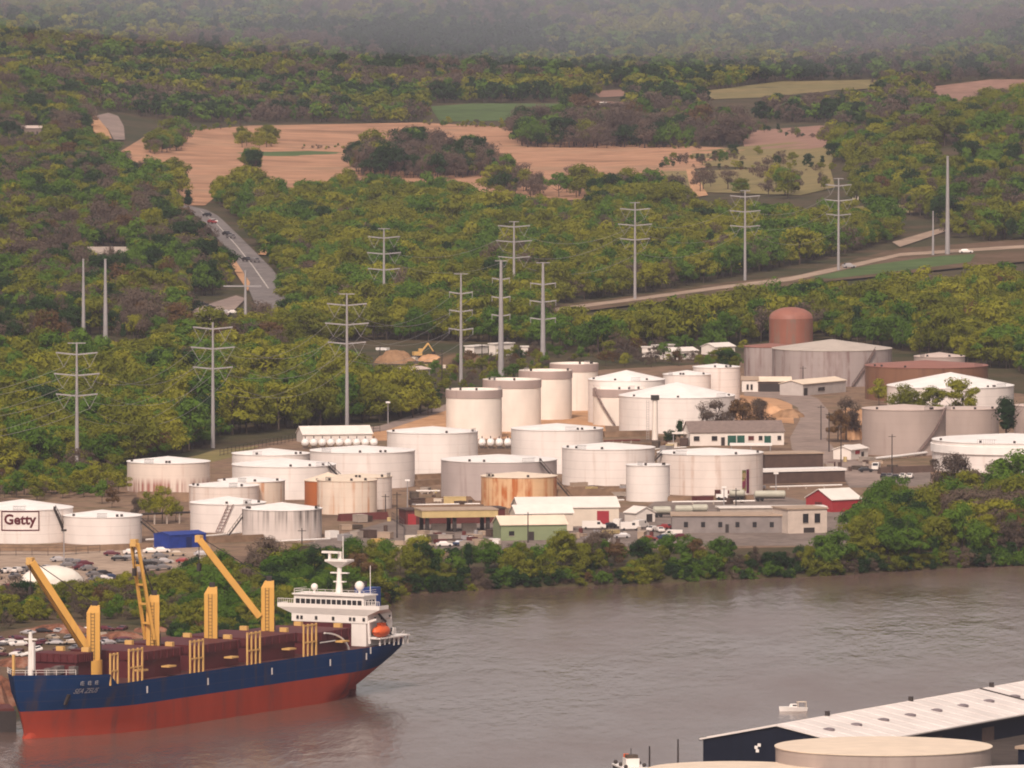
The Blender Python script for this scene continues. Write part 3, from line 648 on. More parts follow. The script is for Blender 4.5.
def tank(label, x0, x1, yr, yb, apex=4.0, wall='white', roof='w', style='cone', stairs=None, foot=0.0, band=0, z=4.0, girder_h=2.6, fittings=True, notch=None):
    """x0..x1 and yr are the rim's ends, yb the lowest point of the foot; apex is how far the roof's tip stands over the rim in pixels"""
    f = P((x0 + x1) / 2, yb, z); rad = (x1 - x0) / 2 * mpp(f.y); y = f.y + rad; rad = (x1 - x0) / 2 * mpp(y)
    c = AT((x0 + x1) / 2, yr, y); h = c.z - z; cx = c.x
    t = empty('storage_tank', (cx, y, z), 0, label, 'tank', G_TANK)
    TANKS.append((cx, y, rad))
    n = 72; rise = apex * mpp(y)
    if style == 'float':        # open top: wall, wind girder outside, deck inside lower down
        MB().lathe([(rad, -0.5), (rad, h), (rad - 0.25, h), (rad - 0.25, h - 1.6)], n).build('shell', TM[wall], t, smooth=True)
        MB().lathe([(rad - 0.26, h - 1.0), (rad * 0.5, h - 0.4), (0.02, h - 0.1)], n).build('floating_roof', RM[roof], t, smooth=True)
        gh = girder_h
        MB().lathe([(rad + 0.003, h - gh), (rad + 0.18, h - gh + 0.05), (rad + 0.18, h - 0.12), (rad + 0.003, h - 0.1)], n).build('wind_girder', M_girder, t, smooth=True)
    elif style == 'dome':
        MB().lathe([(rad, -0.5), (rad, h)], n).build('shell', TM[wall], t, smooth=True)
        MB().lathe([(rad + 0.05, h - 0.1)] + [(rad * math.cos(a), h + rise * math.sin(a)) for a in [i * math.pi / 16 for i in range(8)]] + [(0.02, h + rise)], n).build('dome_roof', RM[roof], t, smooth=True)
    else:
        MB().lathe([(rad, -0.5), (rad, h)], n).build('shell', TM[wall], t, smooth=True)
        ov = 0.18
        MB().lathe([(rad - 0.1, h - 0.05), (rad + ov, h - 0.12), (rad + ov, h + 0.05), (rad * 0.5, h + rise * 0.52), (0.02, h + rise)], n).build('roof', RM[roof], t, smooth=True)
        if band:
            MB().lathe([(rad + 0.005, h * 0.62), (rad + 0.5, h * 0.62), (rad + 0.5, h * 0.62 + 2.3), (rad + 0.005, h * 0.62 + 2.35)], n).build('stiffening_band', M_roofw, t, smooth=True)
    if stairs:                  # helical stair: bearings in degrees from the viewer's side, foot to head
        a0, a1 = [R(a) - math.pi / 2 for a in stairs[:2]]; k = 40; b_ = MB(); q = MB()
        for i in range(k):
            u0, u1 = i / k, (i + 1) / k
            A0 = a0 + (a1 - a0) * u0; A1 = a0 + (a1 - a0) * u1; z0 = h * u0; z1 = h * u1
            for r_, dst, zz in ((rad + 0.05, b_, 0.0), (rad + 0.95, b_, 0.0)):
                pass
            pin0 = (rad + 0.02) * math.cos(A0), (rad + 0.02) * math.sin(A0); pin1 = (rad + 0.02) * math.cos(A1), (rad + 0.02) * math.sin(A1)
            po0 = (rad + 1.0) * math.cos(A0), (rad + 1.0) * math.sin(A0); po1 = (rad + 1.0) * math.cos(A1), (rad + 1.0) * math.sin(A1)
            b_.add([(*pin0, z0), (*po0, z0), (*po1, z1), (*pin1, z1), (*pin0, z0 + 0.35), (*po0, z0 + 0.35), (*po1, z1 + 0.35), (*pin1, z1 + 0.35)],
                   [(0, 3, 2, 1), (4, 5, 6, 7), (0, 1, 5, 4), (2, 3, 7, 6), (1, 2, 6, 5), (3, 0, 4, 7)])
            q.bar((*po0, z0 + 1.2), (*po1, z1 + 1.2), 0.10); 
            if i % 4 == 0: q.bar((*po0, z0 + 0.3), (*po0, z0 + 1.2), 0.08)
        st = b_.build('stair', M_dark if wall not in ('taupe', 'oldgrey', 'cream', 'clean') else MATS.get('stair_tone') or mat('stair_tone', (0.20, 0.14, 0.125), 0.7), t)
        q.build('handrail', M_dark if wall not in ('cream', 'clean') else M_girder, st)
    if fittings:
        g = random.Random(int(x0 * 7 + yr)); b_ = MB()
        for i in range(3):
            a = R(g.uniform(-70, 70)) - math.pi / 2; r_ = rad - 0.7
            b_.lathe_at = None
            px_, py_ = r_ * math.cos(a), r_ * math.sin(a)
            b_.box(px_ - 0.35, px_ + 0.35, py_ - 0.35, py_ + 0.35, h - 0.1, h + 0.75)
        b_.build('roof_vent', M_dark, t)
        rl = MB(); a = R(g.uniform(-60, 60)) - math.pi / 2
        for k in range(9):
            A = a + R(k * 1.6) ; B = a + R((k + 1) * 1.6)
            rl.bar(((rad + 0.15) * math.cos(A), (rad + 0.15) * math.sin(A), h + 1.1), ((rad + 0.15) * math.cos(B), (rad + 0.15) * math.sin(B), h + 1.1), 0.08)
            rl.bar(((rad + 0.15) * math.cos(A), (rad + 0.15) * math.sin(A), h - 0.1), ((rad + 0.15) * math.cos(A), (rad + 0.15) * math.sin(A), h + 1.1), 0.07)
        rl.build('guard_rail', M_dark if wall not in ('clean', 'cream') else M_steel, t)
    t['h'] = h; t['r'] = rad
    return t
def on_wall(t, pts, off=0.06):             # (metres along the wall from the nearest line, height) -> point on the shell
    r_ = t['r'] + off
    return [(r_ * math.sin(u / r_), -r_ * math.cos(u / r_), z) for u, z in pts]
t1 = tank('white cone-roofed tank bearing the framed Getty sign', -28, 73, 507, 544, 8, 'white', stairs=(62, 40))
r1 = t1['r']; s = mpp(t1.location.y); cxpx = 22.5
def zof(t, py): return AT(512, py, t.location.y - t['r']).z - t.location.z
sg = MB()
fx0, fx1, fz1, fz0 = (3 - cxpx) * s, (42 - cxpx) * s, zof(t1, 511.0), zof(t1, 531.0)
def strip(b_, t, u0, u1, z0, z1, off=0.06, k=10):
    o = len(b_.v)
    for i in range(k + 1):
        u = u0 + (u1 - u0) * i / k
        b_.v += on_wall(t, [(u, z0), (u, z1)], off)
    for i in range(k): b_.f.append((o + 2 * i, o + 2 * i + 2, o + 2 * i + 3, o + 2 * i + 1)); b_.m.append(0)
M_sign = mat('maroon_sign_paint', (0.095, 0.006, 0.012), 0.6, 0.15, 0.5)
e_ = 0.32
strip(sg, t1, fx0, fx1, fz1 - e_, fz1); strip(sg, t1, fx0, fx1, fz0, fz0 + e_)
strip(sg, t1, fx0, fx0 + e_, fz0 + e_, fz1 - e_, k=1); strip(sg, t1, fx1 - e_, fx1, fz0 + e_, fz1 - e_, k=1)
sgo = sg.build('sign_frame', M_sign, t1)
tv, tf = textmesh('Getty', 5.3, 0.0, 0.17)
wx = max(p[0] for p in tv) - min(p[0] for p in tv); k_ = (fx1 - fx0) * 0.84 / wx
mxu = (max(p[0] for p in tv) + min(p[0] for p in tv)) / 2; mzu = (max(p[1] for p in tv) + min(p[1] for p in tv)) / 2
lm = MB(); lm.add(on_wall(t1, [((p[0] - mxu) * k_ + (fx0 + fx1) / 2, (p[1] - mzu) * k_ + (fz0 + fz1) / 2) for p in tv], 0.07), tf)
lm.build('sign_lettering', M_sign, sgo)
tank('plain white cone-roofed tank beside the Getty tank', 63, 142, 515, 545, 5.5, 'white')
tank('white tank with rust-red drips along its foot, near the wood', 127, 210, 461, 493, 5, 'rustfoot')
tank('small white cone tank half hidden behind the row by the berm', 232, 310, 453, 486, 5, 'clean')
tank('white tank with a black stair on its roof edge, mid row', 232, 336, 464, 500, 6, 'clean')
tank('broad white tank with fine grey streaks beside the bullet tanks', 310, 415, 450, 489, 5, 'white')
tank('tall pinkish white tank in front of the four cream tanks', 387, 478, 431, 478, 5, 'clean')
tank('rust-mottled tank, the rear one of the short mottled pair', 218, 285, 480, 509, 4, 'streaky')
tank('pale mottled tank, the front one of the short mottled pair', 189, 259, 485, 512, 4, 'stained')
tank('streaked white tank with a lattice ladder on its front', 190, 266, 502, 533, 6, 'white')
tank('white tank with black runs down from its rim near the trees', 242, 322, 508, 540, 6, 'sooty')
tank('rust orange panelled tank behind the cream corrugated one', 304.5, 352, 480, 512, 8, 'rustplate', 'c')
tank('grey cream tank behind the cream corrugated one', 330, 392, 476, 510, 3, 'stained', 'c')
tank('cream corrugated tank with rust-orange streaks', 317, 377, 479.5, 515, 3, 'streaky', 'c')
tank('low lilac-grey tank with a black diagonal stair', 441, 557, 459, 501, 5, 'grey', 'w')
tank('white tank behind the lilac-grey tank', 511, 603, 428, 474, 5, 'clean')
tank('small orange corrugated tank streaked with rust', 481, 557, 475.5, 508, 4, 'orange', 'c')
tank('big plain white tank with a wavy rim in the middle row', 562, 655, 447, 487, 5, 'white')
tank('large stain-flecked white tank with a coloured mural strip', 657, 763, 452, 496, 4.5, 'stained')
tank('short smooth white tank in front of the stain-flecked tank', 626, 670, 464.5, 502, 1.0, 'clean')
tank('cream open-topped tank, the lowest of the four in a rising row', 446, 502, 389, 439, 0, 'cream', 'w', 'float')
tank('cream open-topped tank, second lowest of the rising row', 483, 541, 379, 432, 0, 'cream', 'w', 'float')
tank('cream open-topped tank, second highest of the rising row', 519, 572, 370, 420, 0, 'cream', 'w', 'float')
tank('cream open-topped tank, the highest at the back of the rising row', 550, 598, 363, 411, 0, 'cream', 'w', 'float')
tank('wide low white cone tank behind the large one', 588, 665, 379, 424, 9, 'clean')
tank('smaller white tank behind the large cone, beside its rear shoulder', 663, 711, 374, 405, 4, 'clean')
tank('tall plain white tank at the back beside the old grey gasholder', 693, 740, 366.5, 402, 3, 'white')
tank('open-topped white tank with a grey girder and a curved stair', 593, 647, 388, 426, 0, 'cream', 'w', 'float', stairs=(-10, -62))
t22 = tank('largest white cone-roofed tank with a platform mast in front', 619, 735, 395, 434, 13, 'clean')
tank('short grey tank with a red roof beside the gasholder', 744, 800, 346, 380.5, 3, 'oldgrey', 'r', fittings=False)
tank('tall rust-red domed tank behind the grey gasholder', 769, 813, 318, 372, 11, 'reddome', 'r', 'dome', fittings=False)
tank('great weathered grey gasholder tank with a diagonal stair', 772, 892, 348, 387, 9, 'oldgrey', 'g', stairs=(17, 42), fittings=False)
tank('pale flat tank peeping over the brown tank', 914, 965, 356, 392, 4, 'taupe', 'p')
tank('wide brown rusted tank behind the white cone tank', 865, 988, 365, 402, 5, 'brown', 'r')
tank('white cone tank behind the two taupe tanks', 887, 1014, 385, 420, 13, 'white')
tank('small taupe tank without a stair, next to the dark conifer', 936, 999, 408, 441, 2, 'taupe', 'p')
tank('large taupe tank with a diagonal stair', 862, 946, 408, 456, 4, 'taupe', 'p', stairs=(14, 68))
tank('taupe tank at the edge of the view beyond the dark conifer', 1014, 1075, 405, 436, 3, 'taupe', 'p', stairs=(-40, -10))
tank('white tank with a raised white band behind the bank trees', 932, 1090, 439, 474, 6, 'clean', band=1)

def straight_stair(start, a, b_):
    t = [o for o in bpy.data.objects if o.get('label', '').startswith(start)][0]; r_, h = t['r'], t['h']
    A = Vector((a[0] * r_, a[1] * r_, a[2] * h)); B = Vector((b_[0] * r_, b_[1] * r_, b_[2] * h)); m_ = MB()
    m_.bar(A, B, 1.0, .4)
    for k in (-.5, .5): m_.bar(A + Vector((0, k, 1.1)), B + Vector((0, k, 1.1)), .12)
    for k in range(7):
        q = A.lerp(B, k / 6); m_.bar(q, q + Vector((0, 0, 1.1)), .1)
    m_.build('access_stair', M_dark, t)
straight_stair('plain white cone-roofed tank beside', (.98, -.2, .78), (1.62, -.2, 0)); straight_stair('white tank with black runs', (-.98, -.2, .72), (-1.36, -.2, .03))
straight_stair('low lilac-grey tank', (.70, -.78, 1.0), (1.26, -.72, 0)); straight_stair('large stain-flecked', (-.92, -.42, .99), (-1.05, -.42, .82)); straight_stair('white tank with a black stair', (.86, -.52, .99), (1.10, -.45, .62))
# ------------------------------------------------------------------ buildings
M_roofsheet = mat('pale_sheet_roof', (0.76, 0.69, 0.63), 0.5, 0.12, 0.3)
M_cream = mat('cream_cladding', (0.66, 0.56, 0.46), 0.6, 0.12, 0.4)
M_yellow = mat('yellow_fascia', (0.56, 0.42, 0.20), 0.6, 0.2, 0.4)
M_greenc = mat('green_cladding', (0.23, 0.27, 0.15), 0.6, 0.15, 0.4)
M_redwall = mat('red_cladding', (0.36, 0.035, 0.04), 0.6, 0.2, 0.4)
M_reddoor = mat('red_door', (0.33, 0.03, 0.04), 0.5, 0.15, 0.5)
M_maroon = mat('maroon_wall', (0.12, 0.03, 0.025), 0.7, 0.2, 0.4)
M_shingle = mat('grey_shingle', (0.22, 0.165, 0.145), 0.85, 0.25, 0.8)
M_white = mat('white_wall', (0.74, 0.66, 0.60), 0.6, 0.10, 0.4)
M_conc = mat('concrete_wall', (0.40, 0.33, 0.28), 0.85, 0.25, 0.3)
M_brick = mat('dark_brown_wall', (0.10, 0.062, 0.048), 0.8, 0.3, 0.5)
M_tanroof = mat('tan_roof', (0.42, 0.31, 0.23), 0.8, 0.2, 0.3)
M_win = mat('dark_glass', (0.03, 0.028, 0.03), 0.15, 0.2, 0.5, spec=0.5)
M_gdoor = mat('green_door', (0.02, 0.09, 0.065), 0.5, 0.2, 0.5)
M_bluetarp = mat('blue_tarpaulin', (0.015, 0.045, 0.28), 0.5, 0.4, 0.5)
M_navy = mat('navy_cladding', (0.007, 0.010, 0.022), 0.6, 0.3, 1.2, zs=0.05, spec=.1)
M_earth = gmat('earth_bank', [(0.16, 0.10, 0.065), (0.24, 0.155, 0.10)], 0.05, 0.4)
M_darkroof = mat('dark_roof', (0.09, 0.06, 0.05), 0.8, 0.25, 0.3)
def bld(name, label, cat, pa, pb, depth, hw, rise=0.0, wall=M_white, roof=M_roofsheet, ridge='along', ov=0.35, openings=(), flatlip=0.35, group=None, side=()):
    """pa, pb: the front wall's foot in the photograph; u runs along it, v away from the viewer"""
    a = P(*pa); b_ = P(*pb); L = (b_ - a).length; rz = math.atan2(b_.y - a.y, b_.x - a.x)
    e = empty(name, a, rz, label, cat, group)
    w_ = MB()
    if rise and ridge == 'across':
        w_.add([(0, 0, -.3), (L, 0, -.3), (L, depth, -.3), (0, depth, -.3), (0, 0, hw), (L, 0, hw), (L, depth, hw), (0, depth, hw), (L / 2, 0, hw + rise), (L / 2, depth, hw + rise)],
               [(0, 1, 5, 8, 4), (2, 3, 7, 9, 6), (1, 2, 6, 5), (3, 0, 4, 7)])
        w_.build('wall', wall, e)
        t = 0.22; k = ov * rise / (L / 2); rf = MB()
        for s_ in (0, 1):
            x0, x1 = (-ov, L / 2) if s_ == 0 else (L + ov, L / 2)
            rf.add([(x0, -ov, hw - k + .02), (x1, -ov, hw + rise + .02), (x1, depth + ov, hw + rise + .02), (x0, depth + ov, hw - k + .02),
                    (x0, -ov, hw - k + t), (x1, -ov, hw + rise + t), (x1, depth + ov, hw + rise + t), (x0, depth + ov, hw - k + t)],
                   [(0, 1, 2, 3), (4, 5, 6, 7), (0, 1, 5, 4), (1, 2, 6, 5), (2, 3, 7, 6), (3, 0, 4, 7)])
        rf.build('roof', roof, e)
    elif rise:
        w_.add([(0, 0, -.3), (L, 0, -.3), (L, depth, -.3), (0, depth, -.3), (0, 0, hw), (L, 0, hw), (L, depth, hw), (0, depth, hw), (0, depth / 2, hw + rise), (L, depth / 2, hw + rise)],
               [(0, 1, 5, 4), (2, 3, 7, 6), (1, 2, 6, 9, 5), (3, 0, 4, 8, 7)])
        w_.build('wall', wall, e)
        t = 0.22; k = ov * rise / (depth / 2); rf = MB()
        for s_ in (0, 1):
            y0, y1 = (-ov, depth / 2) if s_ == 0 else (depth + ov, depth / 2)
            rf.add([(-ov, y0, hw - k + .02), (L + ov, y0, hw - k + .02), (L + ov, y1, hw + rise + .02), (-ov, y1, hw + rise + .02),
                    (-ov, y0, hw - k + t), (L + ov, y0, hw - k + t), (L + ov, y1, hw + rise + t), (-ov, y1, hw + rise + t)],
                   [(0, 1, 2, 3), (4, 5, 6, 7), (0, 1, 5, 4), (1, 2, 6, 5), (2, 3, 7, 6), (3, 0, 4, 7)])
        rf.build('roof', roof, e)
    else:
        w_.box(0, L, 0, depth, -.3, hw).build('wall', wall, e)
        MB().box(-ov, L + ov, -ov, depth + ov, hw + 0.003, hw + flatlip).build('roof', roof, e)
    for o in openings:
        nm, u0, u1, z0, z1, mm = o
        d = MB().box(u0 * L, u1 * L, -0.10, 0.05, z0, z1).build(nm, mm, e)
        if nm == 'window': MB().box(u0 * L - .08, u1 * L + .08, -0.14, -0.101, z0 - .14, z0 - .004).build('sill', M_conc, d)
    for o in side:                         # on the end wall at u = L
        nm, v0, v1, z0, z1, mm = o
        MB().box(L - 0.05, L + 0.10, v0 * depth, v1 * depth, z0, z1).build(nm, mm, e)
    return e, L
def wins(n, u0, u1, z0, z1, wd, m_=M_win):
    return [('window', u0 + (u1 - u0) * i / max(1, n - 1) - wd / 2, u0 + (u1 - u0) * i / max(1, n - 1) + wd / 2, z0, z1, m_) for i in range(n)]
bld('warehouse', 'long white gabled shed behind the row of bullet tanks', 'shed', (303, 443), (372, 442), 9, 2.6, 2.2, M_white, M_roofsheet)
# loading canopy on posts
a = P(422, 533); b_ = P(498, 532); L = (b_ - a).length; ce = empty('loading_canopy', a, math.atan2(b_.y - a.y, b_.x - a.x), 'yellow fascia loading canopy on dark posts', 'canopy')
MB().box(0, L, 0, 11, 4.1, 6.0).build('fascia', M_yellow, ce); MB().box(-.2, L + .2, -.2, 11.2, 6.003, 6.3).build('roof', M_roofsheet if False else M_tanroof, ce)
for u in (0.08, 0.44, 0.88):
    for v in (1.0, 9.5): MB().box(u * L - 0.5, u * L + 0.5, v, v + 0.9, -.2, 4.1).build('post', M_dark, ce)
for u in (0.26, 0.66): MB().box(u * L - 2.0, u * L + 2.0, 4, 5.2, -.2, 2.2).build('loading_island', M_conc, ce)
bld('pump_house', 'low maroon building behind the yellow loading canopy', 'building', (406, 525), (505, 523), 7, 4.0, 0, M_maroon, M_darkroof, openings=[('door', .02, .10, 0, 3, M_redwall)])
bld('green_shed', 'pale green gabled shed with a cream roof by the bank trees', 'shed', (501, 541), (567, 540), 10, 4.3, 2.0, M_greenc, M_roofc, openings=[('door', .42, .5, 0, 2.4, M_dark), ('window', .12, .2, 1.4, 2.6, M_win)])
bld('warehouse', 'white metal warehouse with a large red roller door', 'warehouse', (519, 527), (619, 526), 13, 5.2, 2.4, M_cream, M_roofsheet, openings=[('roller_door', .78, .90, 0, 4.2, M_reddoor)], side=[('door', .3, .55, 0, 3.2, M_maroon)])
bld('shed', 'cream gabled annex in front of the red-doored warehouse', 'shed', (516, 532), (573, 531), 6.5, 5.0, 2.0, M_cream, M_roofsheet, side=[('door', .3, .7, 0, 3, M_dark)])
bld('small_shed', 'small white gabled shed among the parked tankers', 'shed', (636, 523), (655, 522), 5, 2.7, 1.5, M_white, M_roofsheet, 'across', openings=[('door', .55, .85, 0, 2.3, M_dark)])
bld('red_shed', 'red-walled shed with a white gable roof near the bank', 'shed', (806, 510), (832, 512.5), 10, 3.5, 2.6, M_redwall, M_roofsheet, 'across', openings=[('door', .35, .62, 0, 2.6, M_maroon)])
bld('depot_building', 'long low grey flat-roofed depot by the bank trees', 'building', (672, 533), (788, 533), 13, 4.6, 0, mat('grey_block_wall', (0.25, 0.215, 0.205), .8, .25, .3), M_tanroof, openings=wins(6, .12, .86, 1.5, 3.0, .035) + [('door', .46, .49, 0, 2.4, M_dark)])
bld('depot_building', 'taller pale flat-roofed block with tall arched windows', 'building', (788, 534), (827, 533), 11, 6.6, 0, mat('pale_block', (0.58, 0.48, 0.41), 0.8, 0.2, 0.4), M_tanroof, openings=[('window', .38, .52, 2.9, 5.4, M_win), ('window', .68, .82, 2.9, 5.4, M_win), ('window', .40, .68, 0.2, 1.6, M_dark)])
MB_ = None
bld('parapet_building', 'pale parapet building behind the long grey depot', 'building', (720, 520), (826, 519), 6, 3.2, 0, M_conc, M_roofsheet)
bld('office_building', 'white office with a dark shingle roof and green doors', 'building', (690, 446), (784, 445), 11, 4.2, 3.0, M_white, M_shingle, openings=[('window', .04, .10, 1.6, 3.0, M_win), ('window', .23, .29, 1.6, 3.0, M_win), ('door', .33, .37, 0, 2.6, M_dark), ('green_door', .40, .49, 0, 3.1, M_gdoor), ('green_door', .50, .58, 0, 3.1, M_gdoor), ('window', .62, .68, 1.6, 2.9, M_maroon), ('window', .73, .77, 1.6, 2.9, M_win), ('green_door', .79, .86, 0, 2.9, M_gdoor), ('window', .93, .97, 1.6, 2.9, M_win)])
def canopy(label, pa, pb, depth, h, m_, thick=0.5, name='flat_canopy', nposts=3):
    a = P(*pa); b_ = P(*pb); L = (b_ - a).length; e = empty(name, a, math.atan2(b_.y - a.y, b_.x - a.x), label, 'canopy')
    MB().box(0, L, 0, depth, h, h + thick).build('roof', m_, e)
    for i in range(nposts):
        for v in (0.3, depth - 0.5): MB().box(0.3 + (L - 0.9) * i / max(1, nposts - 1), 0.55 + (L - 0.9) * i / max(1, nposts - 1), v, v + .25, -.2, h).build('post', M_steel, e)
    return e
canopy('white porch roof beside the office', (672, 445), (690, 445), 5, 3.4, M_roofsheet, 0.4, nposts=2)
canopy('long white fuel canopy in front of the office', (730, 452), (772, 452), 5, 1.9, M_paint, 0.6)
bld('brown_shed', 'dark brown flat-roofed shed behind the long white-edged roof', 'shed', (765, 470), (823, 469), 10, 4.6, 0, M_brick, M_tanroof)
bld('truck_shed', 'long dark shed with a white roof edge near the road', 'shed', (763, 484), (845, 482), 7, 3.4, 0, M_brick, M_paint, flatlip=0.7)
bld('container', 'white box container standing against the dark shed', 'container', (763, 463), (773, 463), 3, 2.7, 0, M_paint, M_paint, flatlip=0.12)
bld('house', 'white house with dark windows below the gasholder', 'house', (742, 392), (758, 392), 9, 4.0, 0.9, M_white, M_tanroof, openings=wins(2, .35, .6, .8, 2.6, .14))
bld('open_shed', 'dark open-fronted shed with a tan roof below the gasholder', 'shed', (758, 392), (791, 392), 9, 3.6, 1.2, M_brick, M_roofc, openings=[('opening_shade_panel', .05, .95, 0, 2.8, M_dark)])  # the open front is a dark panel, coloured for the shade inside
bld('workshop', 'pale grey workshop with a cream roof by the access road', 'building', (803, 396), (846, 392), 9, 3.9, 1.1, mat('grey_white_wall', (0.50, 0.44, 0.41), .7, .15, .4), M_roofc, openings=[('door', .02, .10, 0, 2.6, M_dark), ('window', .35, .5, 1.2, 2.4, M_win)])
bld('shed', 'small white shed at the corner of the office and workshop', 'shed', (790, 394), (802, 394), 5, 3.0, 0, M_white, M_conc)
bld('small_house', 'small white house with a sign below the large taupe tank', 'house', (851, 460), (868, 458), 6, 3.0, 1.0, M_white, M_roofsheet, openings=[('sign', .25, .5, 1.6, 2.7, M_redwall), ('door', .6, .75, 0, 2.1, M_win)])
bld('house', 'grey bungalow with a pale roof beside the sand heaps', 'house', (403, 382), (430, 380), 8, 3.8, 0.8, mat('lilac_grey_wall', (0.30, 0.26, 0.26), .8, .15, .4), M_roofpink, openings=wins(2, .45, .75, 1, 2.6, .1))
for nm, lb, pa, pb, d, h, r_ in (
    ('trailer', 'white lorry trailer near the sand heaps behind the power pole', (495, 356), (514, 355), 3, 4.2, 0), ('site_hut', 'white site hut beside the yellow digger', (474, 354), (488, 353), 4, 2.6, 0),
    ('site_hut', 'small grey hut at the end of the sand heaps', (521, 355), (528, 355), 4, 2.8, 0),
    ('trailer', 'white trailer under the trees, at the end nearest the cream tanks', (642, 357), (655, 357), 3, 3.4, 0), ('trailer', 'white trailer second along under the trees', (659, 356), (674, 355), 3, 3.6, 0),
    ('house', 'long white bungalow under the trees behind the white tanks', (672, 360), (698, 359), 7, 3.0, 1.1), ('house', 'small white bungalow apart, closest to the gasholder', (715, 355), (735, 354), 7, 2.8, 1.2)):
    bld(nm, lb, nm.replace('_', ' '), pa, pb, d, h, r_, M_white, M_roofsheet, openings=wins(3, .2, .8, 1.2, 2.2, .1) if nm == 'house' else ())
def bld_at(label, pa, pb, depth, hw, rise, wall, roof, name='house'):
    a = G(*pa); b_ = G(*pb); b_.y = a.y; L = b_.x - a.x; e = empty(name, a, 0, label, 'building')
    MB().box(0, L, 0, depth, -2, hw).build('wall', wall, e)
    MB().ext([(-.5, hw - .1), (depth / 2, hw + rise), (depth + .5, hw - .1), (depth + .5, hw + .15), (depth / 2, hw + rise + .3), (-.5, hw + .15)], -.5, L + .5).build('roof', roof, e)
    for i in range(4): MB().box(L * (.12 + .22 * i), L * (.2 + .22 * i), -.1, .05, 1, 2.6).build('window', M_win, e)
bld_at('long pale-roofed building among the trees of the dark slope', (88, 262), (131, 262), 16, 3.5, 2.4, M_shingle, M_conc)
bld_at('grey flat building high on the wooded slope', (20, 136), (43, 136), 16, 4.5, 1.0, M_shingle, M_roofpink)
bld_at('white farmhouse below the far wooded hills', (600, 111), (606, 111), 8, 4, 1.5, M_white, M_roofsheet)
bld_at('pale barn at the foot of the hill pasture', (853, 200), (864, 200), 10, 3, 2, M_cream, M_roofc, 'barn')
bld_at('tiny white house in the far woods', (193, 88), (197, 88), 10, 5, 2, M_white, M_roofsheet)
bld('blue_shelter', 'bright blue tarpaulin-covered store beside the streaked tank', 'shelter', (170, 549), (206, 547), 7, 3.5, 0.7, M_bluetarp, M_bluetarp, 'along', ov=0.15, openings=[('flap', .45, .6, 0, 3, mat('dark_tarp', (0.008, 0.018, 0.10), .6))])
# hooped tent
a = P(29, 587); b_ = P(89, 585); L = (b_ - a).length
te = empty('hoop_tent', a, math.atan2(b_.y - a.y, b_.x - a.x), 'white fabric hoop tent in the car lot behind the ship', 'tent')
arc = [(5 - 5 * math.cos(math.pi * i / 14), 4.9 * math.sin(math.pi * i / 14) ** 0.8) for i in range(15)]
nv = 13; v = []; f = []
for i in range(nv):
    u = i / (nv - 1); s_ = min(1.0, (math.sin(math.pi * min(max(u, 0.0), 1.0)) ** 0.35)) if 0 < u < 1 else 0.35
    s_ = max(s_, 0.35)
    v += [(L * u, 5 + (y - 5) * s_, z * s_ * (1 + 0.015 * math.sin(i * 2.1))) for y, z in arc]
f = [(i * 15 + k, i * 15 + k + 1, i * 15 + 16 + k, i * 15 + 15 + k) for i in range(nv - 1) for k in range(14)] + [tuple(range(15)), tuple(range((nv - 1) * 15, nv * 15))]
MB().add(v, f).build('cover', mat('tent_fabric', (0.76, 0.70, 0.62), .7, .12, .4), te, smooth=True)
MB().box(L - .3, L + .5, 3.6, 6.4, 0, 1.9).build('door', M_conc, te)
# bullet tanks
def bullet(label, px, py, length, r_, group, ang=0.0):
    p = P(px, py); e = empty('bullet_tank', p, ang, label, 'gas tank', group)
    pr = [(0.05, -length / 2 - r_ * .6), (r_ * .6, -length / 2 - r_ * .45), (r_ * .93, -length / 2 - r_ * .15), (r_, -length / 2), (r_, length / 2), (r_ * .93, length / 2 + r_ * .15), (r_ * .6, length / 2 + r_ * .45), (0.05, length / 2 + r_ * .6)]
    b_ = MB().lathe(pr, 20); b_.v = [(x, z + length / 2 + r_, y + r_ + .7) for x, y, z in b_.v]
    b_.build('vessel', M_paint, e, smooth=True)
    for v in (.2, .8): MB().box(-r_ * .7, r_ * .7, r_ + length * v - .3, r_ + length * v + .3, -.2, 1.0).build('saddle', M_conc, e)
    MB().tube([(0, r_ + length * .5, 2 * r_ + .6), (0, r_ + length * .5, 2 * r_ + 1.4)], .15).build('valve', M_dark, e)
for i in range(9): bullet('white bullet gas tank in the row before the long white shed', 305 + i * 8.6, 449, 6, 1.15, 'bullet tanks before the long shed')
for i in range(4): bullet('white bullet gas tank in the short row between two white tanks', 482 + i * 8.6, 449, 7, 1.15, 'bullet tanks between two white tanks')
# pipes, containment walls
def pipe(label, pts, rad, m_, z0=0.9, name='pipeline'):
    q = [P(*p) for p in pts]; o = q[0].copy()
    e = empty(name, o, 0, label, 'pipe')
    MB().tube([(p - o) + Vector((0, 0, z0)) for p in q], rad, 8).build('pipe', m_, e)
    for i in range(len(q) - 1):
        for k in range(1, 4):
            c = q[i].lerp(q[i + 1], k / 4) - o
            MB().box(c.x - .2, c.x + .2, c.y - .2, c.y + .2, -.2, z0).build('support', M_conc, e)
pipe('maroon pipe in front of the cream open-topped tanks', [(483, 424), (523, 423)], 0.6, M_maroonpipe, 1.0)
pipe('white pipeline along the foot of the large taupe tank', [(870, 462), (900, 459), (931, 455)], 0.45, M_paint)
pipe('pale pipeline across the dirt between tanks', [(414, 508), (470, 507), (480, 507)], 0.2, M_paint)
pipe('pale pipeline beside the blue shelter', [(146, 543), (200, 540), (240, 536)], 0.25, M_paint)
